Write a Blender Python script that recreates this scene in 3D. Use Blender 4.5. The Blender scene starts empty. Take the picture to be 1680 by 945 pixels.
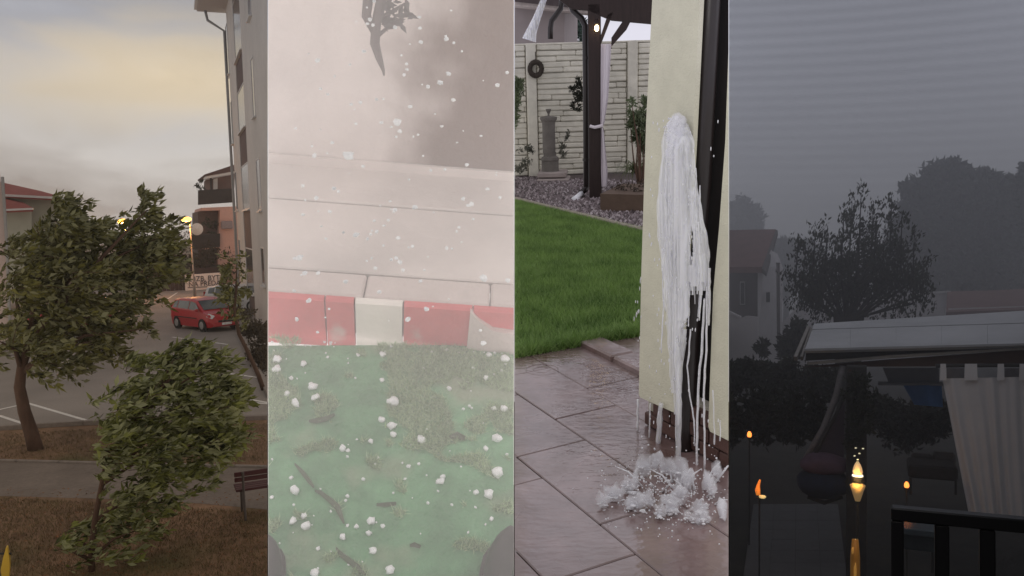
import bpy, bmesh, math, random
import numpy as np
from mathutils import Matrix, Vector, noise
R = math.radians
rng = np.random.default_rng(7); random.seed(7)
sc = bpy.context.scene
col = sc.collection

# ------------------------------------------------------------------ camera, world, sun, exposure
FPX, CX, CY = 1400.0, 840.0, 472.5          # focal length and centre, in pixels of the 1680 x 945 photograph
cam_data = bpy.data.cameras.new('camera')
cam_data.sensor_width = 36.0; cam_data.lens = 36.0*FPX/1680.0
cam_data.clip_start = 0.05; cam_data.clip_end = 2000
cam = bpy.data.objects.new('camera', cam_data); col.objects.link(cam)
cam.rotation_euler = (R(90), 0, 0)
sc.camera = cam
world = bpy.data.worlds.new('World'); sc.world = world; world.use_nodes = True
wn = world.node_tree.nodes; wl = world.node_tree.links
sky_tex = wn.new('ShaderNodeTexSky'); sky_tex.sky_type = 'NISHITA'; sky_tex.sun_disc = False
sky_tex.sun_elevation = R(55); sky_tex.sun_rotation = R(20); sky_tex.dust_density = 4
wl.new(sky_tex.outputs[0], wn['Background'].inputs[0]); wn['Background'].inputs[1].default_value = 0.06
sun_d = bpy.data.lights.new('sun', 'SUN'); sun_d.energy = 0.8; sun_d.angle = R(12); sun_d.color = (1, .95, .88)
sun = bpy.data.objects.new('sun', sun_d); col.objects.link(sun)
sun.rotation_euler = (R(35), 0, R(-20))
sc.view_settings.view_transform = 'Standard'; sc.view_settings.look = 'None'
sc.view_settings.exposure = 0; sc.view_settings.gamma = 1
sc.render.engine = 'CYCLES'
cy = sc.cycles
cy.max_bounces = 6; cy.diffuse_bounces = 3; cy.glossy_bounces = 3; cy.transmission_bounces = 4
cy.transparent_max_bounces = 12; cy.volume_bounces = 3
cy.use_denoising = True; cy.sample_clamp_indirect = 4; cy.caustics_reflective = False; cy.caustics_refractive = False

# ------------------------------------------------------------------ the four places, side by side
class Bay:
    def __init__(s, x0, x1, h, pitch, roll, near, far, axis=None):
        s.x0, s.x1, s.h, s.near, s.far = x0, x1, h, near, far
        yaw = math.atan(((axis if axis else (x0+x1)/2)-CX)/FPX)
        s.rot = (Matrix.Rotation(-yaw, 3, 'Z') @ Matrix.Rotation(R(pitch), 3, 'X') @ Matrix.Rotation(R(roll), 3, 'Y'))
        s.inv = s.rot.inverted()
        s.M = s.rot.to_4x4() @ Matrix.Translation((0, 0, -h))
        s.up = s.rot @ Vector((0, 0, 1))
BAYS = [Bay(-14, 439.5, 5.0, 3.66, -3.3, 6.0, 300, 220), Bay(439.5, 843.5, 1.5, 40, 0, .75, 6.5),
        Bay(843.5, 1196, 1.5, 14, 0, 1.2, 60), Bay(1196, 1694, 3.8, -1.3, 0, 1.2, 160, 1438)]
B = BAYS[0]
BAYOF = {}
def use(i):
    global B, BI
    B = BAYS[i]; BI = i
use(0)
def ray(px, py):
    return Vector((0, 0, B.h)), B.inv @ Vector(((px-CX)/FPX, 1, -(py-CY)/FPX))
def G(px, py, z=0.0):
    o, d = ray(px, py); return o + d*((z-o.z)/d.z)
def D(px, py, y):
    o, d = ray(px, py); return o + d*(y/d.y)
def PL(px, py, p0, n):
    o, d = ray(px, py); return o + d*((Vector(p0)-o).dot(n)/d.dot(n))
def TOP(px, py, foot):                       # the point straight above `foot` (same depth) seen at this height of the picture
    return D(px, py, foot.y)

# ------------------------------------------------------------------ materials
MATS = {}
def lin(c):
    return tuple(((v/255)/12.92 if v/255 <= .04045 else ((v/255+.055)/1.055)**2.4) for v in c)
def mat(name, base, rough=.8, var=.25, scale=8, bump=0, bscale=None, metal=0, spec=.3, trans=0, stretch=(1, 1, 1), var2=0, scale2=1.2, alpha=1, dark=None):
    if name in MATS: return MATS[name]
    m = bpy.data.materials.new(name); m.use_nodes = True
    n = m.node_tree.nodes; l = m.node_tree.links
    b = n['Principled BSDF']
    tc = n.new('ShaderNodeTexCoord'); mp = n.new('ShaderNodeMapping'); mp.inputs['Scale'].default_value = stretch
    l.new(tc.outputs['Object'], mp.inputs[0])
    nz = n.new('ShaderNodeTexNoise'); nz.inputs['Scale'].default_value = scale; nz.inputs['Detail'].default_value = 6
    nz.inputs['Roughness'].default_value = .65
    l.new(mp.outputs[0], nz.inputs[0])
    mr = n.new('ShaderNodeMapRange'); mr.inputs[1].default_value = .25; mr.inputs[2].default_value = .75
    mr.inputs[3].default_value = 1-var; mr.inputs[4].default_value = 1+var
    l.new(nz.outputs[0], mr.inputs[0])
    fac = mr.outputs[0]
    if var2:
        n2 = n.new('ShaderNodeTexNoise'); n2.inputs['Scale'].default_value = scale2; n2.inputs['Detail'].default_value = 3
        l.new(mp.outputs[0], n2.inputs[0])
        m2 = n.new('ShaderNodeMapRange'); m2.inputs[1].default_value = .3; m2.inputs[2].default_value = .7
        m2.inputs[3].default_value = 1-var2; m2.inputs[4].default_value = 1+var2
        l.new(n2.outputs[0], m2.inputs[0])
        mm = n.new('ShaderNodeMath'); mm.operation = 'MULTIPLY'; l.new(fac, mm.inputs[0]); l.new(m2.outputs[0], mm.inputs[1]); fac = mm.outputs[0]
    vm = n.new('ShaderNodeVectorMath'); vm.operation = 'SCALE'; vm.inputs[0].default_value = base
    l.new(fac, vm.inputs['Scale']); out = vm.outputs[0]
    if dark:                                  # a second colour coming through in blotches (moss, rust, bare soil)
        n3 = n.new('ShaderNodeTexNoise'); n3.inputs['Scale'].default_value = dark[1]; n3.inputs['Detail'].default_value = 5
        l.new(mp.outputs[0], n3.inputs[0])
        m3 = n.new('ShaderNodeMapRange'); m3.inputs[1].default_value = dark[2]; m3.inputs[2].default_value = dark[2]+.12
        l.new(n3.outputs[0], m3.inputs[0])
        mx = n.new('ShaderNodeMix'); mx.data_type = 'RGBA'; l.new(m3.outputs[0], mx.inputs[0]); l.new(out, mx.inputs[6])
        mx.inputs[7].default_value = (*dark[0], 1); out = mx.outputs[2]
    l.new(out, b.inputs['Base Color'])
    b.inputs['Roughness'].default_value = rough; b.inputs['Metallic'].default_value = metal
    b.inputs['Specular IOR Level'].default_value = spec
    b.inputs['Transmission Weight'].default_value = trans; b.inputs['Alpha'].default_value = alpha
    if bump:
        bn = n.new('ShaderNodeTexNoise'); bn.inputs['Scale'].default_value = bscale or scale*2; bn.inputs['Detail'].default_value = 5
        l.new(mp.outputs[0], bn.inputs[0])
        bp = n.new('ShaderNodeBump'); bp.inputs['Strength'].default_value = min(1, bump); bp.inputs['Distance'].default_value = .02
        l.new(bn.outputs[0], bp.inputs['Height']); l.new(bp.outputs[0], b.inputs['Normal'])
    MATS[name] = m
    return m
def leafmat(name, dark, light, under, clump=2.5):
    if name in MATS: return MATS[name]
    m = bpy.data.materials.new(name); m.use_nodes = True
    n = m.node_tree.nodes; l = m.node_tree.links; b = n['Principled BSDF']
    g = n.new('ShaderNodeNewGeometry'); tc = n.new('ShaderNodeTexCoord')
    nz = n.new('ShaderNodeTexNoise'); nz.inputs['Scale'].default_value = clump; nz.inputs['Detail'].default_value = 3
    l.new(tc.outputs['Object'], nz.inputs[0])
    ad = n.new('ShaderNodeMath'); ad.operation = 'MULTIPLY_ADD'; ad.inputs[1].default_value = .45
    l.new(g.outputs['Random Per Island'], ad.inputs[0]); l.new(nz.outputs[0], ad.inputs[2])
    mr = n.new('ShaderNodeMapRange'); mr.inputs[1].default_value = .38; mr.inputs[2].default_value = 1.0
    l.new(ad.outputs[0], mr.inputs[0])
    mx = n.new('ShaderNodeMix'); mx.data_type = 'RGBA'; l.new(mr.outputs[0], mx.inputs[0])
    mx.inputs[6].default_value = (*dark, 1); mx.inputs[7].default_value = (*light, 1)
    m2 = n.new('ShaderNodeMix'); m2.data_type = 'RGBA'
    mu = n.new('ShaderNodeMath'); mu.operation = 'MULTIPLY'; mu.inputs[1].default_value = .6
    l.new(g.outputs['Backfacing'], mu.inputs[0]); l.new(mu.outputs[0], m2.inputs[0]); l.new(mx.outputs[2], m2.inputs[6]); m2.inputs[7].default_value = (*under, 1)
    l.new(m2.outputs[2], b.inputs['Base Color']); b.inputs['Roughness'].default_value = .6; b.inputs['Specular IOR Level'].default_value = .25
    tr = n.new('ShaderNodeBsdfTranslucent'); l.new(m2.outputs[2], tr.inputs[0])
    ms = n.new('ShaderNodeMixShader'); ms.inputs[0].default_value = .25
    l.new(b.outputs[0], ms.inputs[1]); l.new(tr.outputs[0], ms.inputs[2]); l.new(ms.outputs[0], n['Material Output'].inputs[0])
    MATS[name] = m
    return m
def glow(name, c, s):
    if name in MATS: return MATS[name]
    m = bpy.data.materials.new(name); m.use_nodes = True
    b = m.node_tree.nodes['Principled BSDF']; b.inputs['Base Color'].default_value = (*c, 1)
    b.inputs['Emission Color'].default_value = (*c, 1); b.inputs['Emission Strength'].default_value = s
    MATS[name] = m; return m

# ------------------------------------------------------------------ mesh building
class MB:
    def __init__(s): s.v = []; s.f = []
    def add(s, vs, fs):
        k = len(s.v); s.v += [tuple(v) for v in vs]; s.f += [tuple(i+k for i in f) for f in fs]; return s
    def box(s, c, d, rz=0, m=None, bev=0):
        hx, hy, hz = d[0]/2, d[1]/2, d[2]/2
        if bev:
            b = min(bev, hx*.9, hy*.9, hz*.9)
            vs = []; 
            for (ax, ay, az) in [(a, e, g) for a in (-1, 1) for e in (-1, 1) for g in (-1, 1)]:
                vs += [(ax*(hx-b), ay*(hy-b), az*hz), (ax*(hx-b), ay*hy, az*(hz-b)), (ax*hx, ay*(hy-b), az*(hz-b))]
            bmx = bmesh.new(); [bmx.verts.new(v) for v in vs]
            bmesh.ops.convex_hull(bmx, input=bmx.verts); bmx.verts.ensure_lookup_table(); bmx.verts.index_update()
            vs = [v.co.copy() for v in bmx.verts]; fs = [[v.index for v in f.verts] for f in bmx.faces]; bmx.free()
        else:
            vs = [(x, y, z) for x in (-hx, hx) for y in (-hy, hy) for z in (-hz, hz)]
            fs = [(0, 1, 3, 2), (4, 6, 7, 5), (0, 4, 5, 1), (2, 3, 7, 6), (0, 2, 6, 4), (1, 5, 7, 3)]
        mm = Matrix.Translation(c) @ (m if m else Matrix.Rotation(rz, 4, 'Z'))
        return s.add([mm @ Vector(v) for v in vs], fs)
    def prism(s, poly, vec):                   # polygon swept along vec
        n = len(poly); vec = Vector(vec); a = [Vector(p) for p in poly]
        vs = a+[p+vec for p in a]
        fs = [tuple(range(n))[::-1], tuple(range(n, 2*n))]+[(i, (i+1) % n, n+(i+1) % n, n+i) for i in range(n)]
        return s.add(vs, fs)
    def sheet(s, poly): return s.add(poly, [tuple(range(len(poly)))])
    def tube(s, pts, r, seg=8, caps=True):
        pts = [Vector(p) for p in pts]; rs = r if isinstance(r, (list, tuple)) else [r]*len(pts)
        vs = []; fs = []; u = None
        for i, p in enumerate(pts):
            t = (pts[min(i+1, len(pts)-1)]-pts[max(i-1, 0)]).normalized()
            if u is None: u = t.orthogonal().normalized()
            u = (u-t*u.dot(t)).normalized(); w = t.cross(u)
            vs += [p+(u*math.cos(a)+w*math.sin(a))*rs[i] for a in [2*math.pi*k/seg for k in range(seg)]]
        for i in range(len(pts)-1):
            for k in range(seg):
                fs.append((i*seg+k, i*seg+(k+1) % seg, (i+1)*seg+(k+1) % seg, (i+1)*seg+k))
        if caps: fs += [tuple(range(seg))[::-1], tuple(range((len(pts)-1)*seg, len(pts)*seg))]
        return s.add(vs, fs)
    def lathe(s, prof, c=(0, 0, 0), seg=16):
        c = Vector(c); vs = []; fs = []
        for (r, z) in prof:
            vs += [c+Vector((max(r, 1e-4)*math.cos(2*math.pi*k/seg), max(r, 1e-4)*math.sin(2*math.pi*k/seg), z)) for k in range(seg)]
        for i in range(len(prof)-1):
            for k in range(seg): fs.append((i*seg+k, i*seg+(k+1) % seg, (i+1)*seg+(k+1) % seg, (i+1)*seg+k))
        fs += [tuple(range(seg))[::-1], tuple(range((len(prof)-1)*seg, len(prof)*seg))]
        return s.add(vs, fs)
    def blob(s, c, r, sub=2, amp=.15, fr=2.0, seed=0):
        bm = bmesh.new(); bmesh.ops.create_icosphere(bm, subdivisions=sub, radius=1)
        c = Vector(c); rr = Vector(r) if not isinstance(r, (int, float)) else Vector((r, r, r))
        vs = []
        for v in bm.verts:
            k = 1+amp*noise.noise(v.co*fr+Vector((seed*7.3, seed*3.1, seed)))
            vs.append(c+Vector((v.co.x*rr.x, v.co.y*rr.y, v.co.z*rr.z))*k)
        fs = [[v.index for v in f.verts] for f in bm.faces]; bm.free()
        return s.add(vs, fs)
    def build(s, name, m, parent=None, loc=None, smooth=False, rel=False):
        me = bpy.data.meshes.new(name)
        if loc is not None: off = Matrix.Translation(-Vector(loc))
        elif parent is not None and not rel: off = LOCAL[root_of(parent)].inverted()
        else: off = None
        vs = [tuple(off @ Vector(v)) for v in s.v] if off is not None else s.v
        me.from_pydata(vs, [], s.f)
        if m: me.materials.append(m)
        if smooth: me.polygons.foreach_set('use_smooth', [True]*len(me.polygons))
        me.update()
        o = bpy.data.objects.new(name, me); col.objects.link(o)
        if parent: o.parent = parent
        else:
            o.matrix_world = B.M @ (Matrix.Translation(loc) if loc is not None else Matrix()); LOCAL[o.name] = Matrix.Translation(loc) if loc is not None else Matrix()
        BAYOF[o.name] = BI
        return o
LOCAL = {}
def root_of(o):
    while o.parent: o = o.parent
    return o.name
def tag(o, label=None, cat=None, group=None, kind=None):
    if label: o['label'] = label
    if cat: o['category'] = cat
    if group: o['group'] = group
    if kind: o['kind'] = kind
    return o
def thing(name, label, cat, loc=(0, 0, 0), rz=0, group=None, m=None):
    o = bpy.data.objects.new(name, None); col.objects.link(o); o.empty_display_size = .2
    L = Matrix.Translation(loc) @ (m if m else Matrix.Rotation(rz, 4, 'Z'))
    o.matrix_world = B.M @ L; LOCAL[o.name] = L; BAYOF[o.name] = BI
    return tag(o, label, cat, group)
def struct(mb, name, m, **k):
    return tag(mb.build(name, m, **k), kind='structure')
def copy_tree(o, L=None, parent=None, label=None):
    c = o.copy(); col.objects.link(c); BAYOF[c.name] = BI
    if parent: c.parent = parent
    else:
        c.matrix_world = B.M @ L; LOCAL[c.name] = L
        if label: c['label'] = label
    for ch in list(o.children): copy_tree(ch, parent=c)
    return c
def from_np(name, V, F, m, parent=None, loc=None, smooth=False):
    me = bpy.data.meshes.new(name); V = np.asarray(V, dtype=np.float64)
    if loc is not None: V = V-np.array(loc)
    elif parent is not None:
        L = np.array(LOCAL[root_of(parent)].inverted()); V = V @ L[:3, :3].T+L[:3, 3]
    me.from_pydata(V.tolist(), [], F.tolist()); me.materials.append(m); me.update()
    if smooth: me.polygons.foreach_set('use_smooth', [True]*len(me.polygons))
    o = bpy.data.objects.new(name, me); col.objects.link(o); BAYOF[o.name] = BI
    if parent: o.parent = parent
    else:
        L = Matrix.Translation(loc) if loc is not None else Matrix(); o.matrix_world = B.M @ L; LOCAL[o.name] = L
    return o
def unit(a): return a/np.maximum(np.linalg.norm(a, axis=1, keepdims=True), 1e-9)
def leaves(blobs, per, size, wind=(1, 0, .1), align=.6, clump=.22, aspect=.42, stretch=2.2, shell=.35):
    """blobs: (centre, radii, weight). Leaf-sized faces in elongated clumps; returns V, F."""
    wind = np.array(wind, float); wind /= np.linalg.norm(wind)
    P = []
    for (c, r, w) in blobs:
        c = np.array(c); r = np.array(r); n = int(per*w); nc = max(3, n//22)
        d = unit(rng.normal(size=(nc, 3))); rad = rng.uniform(shell, 1, (nc, 1))**.5
        cc = c+d*r*rad
        k = rng.integers(0, nc, n)
        off = rng.normal(size=(n, 3))*clump*r.mean()*.45
        off += np.outer(rng.normal(size=n)*clump*r.mean()*(stretch-1)*.45, wind)
        P.append(cc[k]+off)
    P = np.concatenate(P); n = len(P)
    d = unit(rng.normal(size=(n, 3))*(1-align)+wind*align*rng.uniform(.5, 1.5, (n, 1)))
    s = unit(np.cross(d, rng.normal(size=(n, 3)))); nn = np.cross(d, s)
    L = size*rng.uniform(.6, 1.35, (n, 1)); Wd = L*aspect*rng.uniform(.7, 1.2, (n, 1))
    V = np.stack([P, P+d*L*.45+s*Wd*.5+nn*Wd*.15, P+d*L-nn*L*.1, P+d*L*.45-s*Wd*.5+nn*Wd*.15], 1).reshape(-1, 3)
    b = np.arange(n)[:, None]*4
    F = np.concatenate([b+np.array([[0, 1, 2]]), b+np.array([[0, 2, 3]])])
    return V, F
def sprigs(blobs, per, size, wind, reach=.9, aspect=.42, bend=1.0, step=.5):
    """twigs that start inside each blob and stream down the wind, with leaves set along them; returns leaf V, F and twig point lists"""
    wind = np.array(wind, float); wind /= np.linalg.norm(wind); PP = []; DD = []; tw = []
    for (c, r, w) in blobs:
        c = np.array(c); r = np.array(r); k = max(3, int(per*w))
        for _ in range(k):
            d = rng.normal(size=3); d /= np.linalg.norm(d)
            p = c+d*r*rng.uniform(.1, .8); v = d*.55+wind*rng.uniform(.2, .9)*bend; v /= np.linalg.norm(v)
            L = r.mean()*reach*rng.uniform(.4, 1.1); n = int(L/(size*step))+3; pts = [p.copy()]
            for i in range(n):
                v = v+wind*.22*bend+rng.normal(size=3)*.16; v /= np.linalg.norm(v); p = p+v*L/n; pts.append(p.copy())
                for _q in range(rng.integers(2, 5)):
                    PP.append(p+rng.normal(size=3)*size*.18); DD.append(v*.9+rng.normal(size=3)*.55+wind*.3*bend)
            tw.append(pts)
    P = np.array(PP); d = unit(np.array(DD)); n = len(P)
    s = unit(np.cross(d, rng.normal(size=(n, 3)))); nn = np.cross(d, s)
    L = size*rng.uniform(.3, 1.45, (n, 1)); Wd = L*aspect*rng.uniform(.45, 1.35, (n, 1)); cu = rng.uniform(-.25, .25, (n, 1))
    V = np.stack([P, P+d*L*.45+s*Wd*.5+nn*Wd*.2, P+d*L+nn*L*cu, P+d*L*.45-s*Wd*.5+nn*Wd*.2], 1).reshape(-1, 3)
    b = np.arange(n)[:, None]*4
    return V, np.concatenate([b+np.array([[0, 1, 2]]), b+np.array([[0, 2, 3]])]), tw
def twig_mesh(tw, m, t, r=.006, every=3):
    mb = MB()
    for pts in tw[::every]: mb.tube([Vector(q) for q in pts[::2]], r, 3, caps=False)
    o = mb.build('twigs', m, t); o['kind'] = 'stuff'; return o
def blades(P, h, w, lean=.35):
    n = len(P); a = rng.uniform(0, 2*np.pi, n); s = np.stack([np.cos(a), np.sin(a), np.zeros(n)], 1)
    b = rng.uniform(0, 2*np.pi, n); H = h*rng.uniform(.5, 1.3, (n, 1))
    tip = np.stack([np.cos(b), np.sin(b), np.zeros(n)], 1)*lean*H*rng.uniform(.2, 1.5, (n, 1)); tip[:, 2] += H[:, 0]
    V = np.stack([P-s*w/2, P+s*w/2, P+tip], 1).reshape(-1, 3)
    F = np.arange(n)[:, None]*3+np.array([[0, 1, 2]])
    return V, F
def gscatter(n, poly_px, z=0):
    """n random ground points inside a polygon of the ground given by its corners."""
    C = [G(x, y, z) for (x, y) in poly_px]; xs = [c.x for c in C]; ys = [c.y for c in C]
    P = np.stack([rng.uniform(min(xs), max(xs), n*3), rng.uniform(min(ys), max(ys), n*3)], 1)
    ins = np.zeros(len(P), bool); m = len(C)
    for i in range(m):
        a, b = C[i], C[(i+1) % m]
        if a.y == b.y: continue
        c = ((a.y > P[:, 1]) != (b.y > P[:, 1])) & (P[:, 0] < (b.x-a.x)*(P[:, 1]-a.y)/(b.y-a.y)+a.x)
        ins ^= c
    P = P[ins][:n]
    return np.concatenate([P, np.full((len(P), 1), z)], 1)
def gpoly(px, z=0.0): return [G(x, y, z) for x, y in px]
def limbs(t, foot, pts, r0, m, targets, r1=.05):
    """a tapered trunk through pts and one limb from near its top to each target"""
    pts = [Vector(p) for p in pts]
    MB().tube(pts, [r0*(1-.5*i/(len(pts)-1)) for i in range(len(pts))], 10).build('trunk', m, t, smooth=True)
    for q in targets:
        q = Vector(q); lo = [i for i in range(1, len(pts)) if pts[i].z < q.z-.25*(q-pts[i]).length] or [1]; i = max(lo); a = pts[i-1].lerp(pts[i], random.uniform(.6, 1)); mid = a.lerp(q, .5)+Vector((random.uniform(-.1, .1), random.uniform(-.1, .1), .12))*(q-a).length
        MB().tube([a, mid, q], [r1, r1*.6, r1*.15], 6).build('limb', m, t, smooth=True)

# sky of one place: a shell of radiance that depends on direction only, closed over that place
def sky_material(name, low, horizon, mid, top, below, glow_dir=None, glow_col=None, streak=.12, bands=0, zr=(.0, .12, .35), nscale=(1.5, 1.5, 9)):
    m = bpy.data.materials.new(name); m.use_nodes = True
    n = m.node_tree.nodes; l = m.node_tree.links; n.remove(n['Principled BSDF'])
    g = n.new('ShaderNodeNewGeometry'); nv = n.new('ShaderNodeVectorMath'); nv.operation = 'NORMALIZE'; l.new(g.outputs['Position'], nv.inputs[0])
    dt = n.new('ShaderNodeVectorMath'); dt.operation = 'DOT_PRODUCT'; dt.inputs[1].default_value = B.up; l.new(nv.outputs[0], dt.inputs[0])
    mp = n.new('ShaderNodeMapping'); mp.inputs['Scale'].default_value = nscale; l.new(nv.outputs[0], mp.inputs[0])
    nz = n.new('ShaderNodeTexNoise'); nz.inputs['Scale'].default_value = 1.6; nz.inputs['Detail'].default_value = 6; nz.inputs['Roughness'].default_value = .55
    nz.inputs['Distortion'].default_value = .6; l.new(mp.outputs[0], nz.inputs[0])
    sb = n.new('ShaderNodeMath'); sb.operation = 'SUBTRACT'; l.new(nz.outputs[0], sb.inputs[0]); sb.inputs[1].default_value = .5
    ad = n.new('ShaderNodeMath'); ad.operation = 'MULTIPLY_ADD'; l.new(sb.outputs[0], ad.inputs[0]); ad.inputs[1].default_value = streak; l.new(dt.outputs['Value'], ad.inputs[2])
    rp = n.new('ShaderNodeValToRGB'); mr = n.new('ShaderNodeMapRange'); mr.inputs[1].default_value = -.1; mr.inputs[2].default_value = .5
    l.new(ad.outputs[0], mr.inputs[0]); l.new(mr.outputs[0], rp.inputs[0])
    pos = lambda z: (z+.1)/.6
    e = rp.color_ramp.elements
    e[0].position = pos(-.03); e[0].color = (*below, 1); e[1].position = pos(zr[2]); e[1].color = (*top, 1)  # below: glow added under the horizon on the shell sides as fill light
    for z, c in ((-.005, low), (zr[0], horizon), (zr[1], mid)):
        q = e.new(pos(z)); q.color = (*c, 1)
    out = rp.outputs[0]
    if glow_dir:
        gd = n.new('ShaderNodeVectorMath'); gd.operation = 'SUBTRACT'; gd.inputs[1].default_value = Vector(glow_dir).normalized(); l.new(nv.outputs[0], gd.inputs[0])
        gs = n.new('ShaderNodeMapping'); gs.inputs['Scale'].default_value = (9, 9, 30); l.new(gd.outputs[0], gs.inputs[0])
        ln = n.new('ShaderNodeVectorMath'); ln.operation = 'LENGTH'; l.new(gs.outputs[0], ln.inputs[0])
        w = n.new('ShaderNodeMath'); w.operation = 'MULTIPLY_ADD'; l.new(sb.outputs[0], w.inputs[0]); w.inputs[1].default_value = 4.0; l.new(ln.outputs['Value'], w.inputs[2])
        mg = n.new('ShaderNodeMapRange'); mg.interpolation_type = 'SMOOTHSTEP'; mg.inputs[1].default_value = 2.6; mg.inputs[2].default_value = -.6; l.new(w.outputs[0], mg.inputs[0])
        mx = n.new('ShaderNodeMix'); mx.data_type = 'RGBA'; l.new(mg.outputs[0], mx.inputs[0]); l.new(out, mx.inputs[6]); mx.inputs[7].default_value = (*glow_col, 1); out = mx.outputs[2]
    # soft brightness variation of the cloud cover, and fine parallel bands painted across it where wanted
    br = n.new('ShaderNodeMath'); br.operation = 'MULTIPLY_ADD'; l.new(sb.outputs[0], br.inputs[0]); br.inputs[1].default_value = .5+1.6*max(0, streak-.1)*2; br.inputs[2].default_value = 1
    fac = br.outputs[0]
    if bands:
        sp = n.new('ShaderNodeSeparateXYZ'); l.new(nv.outputs[0], sp.inputs[0])
        w1 = n.new('ShaderNodeMath'); w1.operation = 'MULTIPLY_ADD'; l.new(sp.outputs[0], w1.inputs[0]); w1.inputs[1].default_value = .035; l.new(dt.outputs['Value'], w1.inputs[2])
        w2 = n.new('ShaderNodeMath'); w2.operation = 'MULTIPLY'; l.new(w1.outputs[0], w2.inputs[0]); w2.inputs[1].default_value = 2*math.pi/(15.2/1440)
        w3 = n.new('ShaderNodeMath'); w3.operation = 'SINE'; l.new(w2.outputs[0], w3.inputs[0])
        am = n.new('ShaderNodeMapRange'); am.inputs[1].default_value = .06; am.inputs[2].default_value = .28; am.inputs[3].default_value = bands*.1; am.inputs[4].default_value = bands; l.new(dt.outputs['Value'], am.inputs[0])
        w4 = n.new('ShaderNodeMath'); w4.operation = 'MULTIPLY'; l.new(w3.outputs[0], w4.inputs[0]); l.new(am.outputs[0], w4.inputs[1])
        w5 = n.new('ShaderNodeMath'); w5.operation = 'ADD'; l.new(w4.outputs[0], w5.inputs[0]); l.new(fac, w5.inputs[1]); fac = w5.outputs[0]
    sv = n.new('ShaderNodeVectorMath'); sv.operation = 'SCALE'; l.new(out, sv.inputs[0]); l.new(fac, sv.inputs['Scale'])
    em = n.new('ShaderNodeEmission'); l.new(sv.outputs[0], em.inputs[0]); l.new(em.outputs[0], n['Material Output'].inputs[0])
    return m
def wedge(mb, near, far, zb, zt, inset, faces='LRTF'):
    a = (B.x0+inset-CX)/FPX; b = (B.x1-inset-CX)/FPX
    v = [(a*near, near, zb), (b*near, near, zb), (b*far, far, zb), (a*far, far, zb), (a*near, near, zt), (b*near, near, zt), (b*far, far, zt), (a*far, far, zt)]
    fs = {'L': (0, 3, 7, 4), 'R': (1, 5, 6, 2), 'T': (4, 7, 6, 5), 'F': (3, 2, 6, 7), 'B': (0, 1, 2, 3), 'N': (0, 4, 5, 1)}
    return mb.add(v, [fs[k] for k in faces])
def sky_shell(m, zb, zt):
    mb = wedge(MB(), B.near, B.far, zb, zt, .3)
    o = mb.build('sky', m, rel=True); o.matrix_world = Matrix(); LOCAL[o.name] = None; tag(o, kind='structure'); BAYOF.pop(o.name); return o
def haze(near, far, zb, zt, dens, colr):
    mb = wedge(MB(), near, far, zb, zt, .5, 'LRTFBN')
    m = bpy.data.materials.new('haze'); m.use_nodes = True; n = m.node_tree.nodes; n.remove(n['Principled BSDF'])
    v = n.new('ShaderNodeVolumePrincipled'); v.inputs['Density'].default_value = dens; v.inputs['Color'].default_value = (*colr, 1)
    m.node_tree.links.new(v.outputs[0], n['Material Output'].inputs['Volume'])
    o = mb.build('haze', m, rel=True); o.matrix_world = Matrix()
    bm = bmesh.new(); bm.from_mesh(o.data); bmesh.ops.recalc_face_normals(bm, faces=bm.faces); bm.to_mesh(o.data); bm.free()
    tag(o, kind='stuff'); BAYOF.pop(o.name); return o

# =================================================================== 1: car park behind the flats, wind
use(0)
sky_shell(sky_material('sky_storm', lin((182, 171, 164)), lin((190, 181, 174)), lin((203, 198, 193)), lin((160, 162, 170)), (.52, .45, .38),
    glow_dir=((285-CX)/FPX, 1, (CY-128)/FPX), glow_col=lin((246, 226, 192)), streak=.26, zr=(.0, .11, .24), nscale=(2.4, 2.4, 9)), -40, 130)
dry = mat('dry_grass', (.19, .115, .07), .95, .35, 3, .5, 30, var2=.3, scale2=.5, dark=((.10, .088, .035), .35, .5))
struct(MB().sheet([(-320, 4, 0), (80, 4, 0), (80, 310, 0), (-320, 310, 0)]), 'ground', dry)
asph = mat('asphalt', (.215, .19, .17), .75, .16, 18, .3, 60, var2=.2, scale2=.25)
struct(MB().sheet(gpoly([(-60, 709), (138, 698), (300, 694), (470, 687), (470, 520), (396, 478), (300, 474), (60, 474), (-60, 474)], .004)), 'asphalt_car_park', asph)
pav = mat('pavement', (.17, .14, .12), .9, .2, 10, .3, 60, var2=.15)
struct(MB().sheet(gpoly([(-60, 757), (200, 762), (460, 768), (460, 838), (330, 826), (160, 818), (-60, 812)], .004)), 'pavement', pav)
kc = mat('kerb_concrete', (.22, .19, .17), .9, .2, 8, .3)
def kerbline(px, w=.14, h=.12, n=1.0, name='kerb'):
    P = [G(x, y) for x, y in px]
    root = thing(name, None, None, P[0]); root['kind'] = 'structure'
    for a, b in zip(P, P[1:]):
        L = (b-a).length; k = max(1, int(L/n)); d = (b-a)/k
        for i in range(k):
            c = a+d*(i+.5); MB().box(c+Vector((0, 0, h/2-.02)), (d.length-.015, w, h+.04), math.atan2(d.y, d.x), bev=.015).build('kerb_stone', kc, root)
    return root
kerbline([(-40, 708), (138, 697), (300, 693), (460, 687)])
kerbline([(-40, 756), (240, 763), (460, 768)], .08, .05)
kerbline([(378, 500), (391, 545), (412, 592), (446, 655)], .2, .12)
wp = mat('road_paint', (.62, .60, .57), .7, .25, 6, dark=((.2, .18, .17), 12, .62))
def line(x0, y0, x1, y1, w=.11):
    a, b = G(x0, y0, .008), G(x1, y1, .008); d = (b-a).normalized().cross(Vector((0, 0, 1)))*w/2
    tag(MB().sheet([a-d, a+d, b+d, b-d]).build('parking_line', wp), kind='structure')
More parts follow.
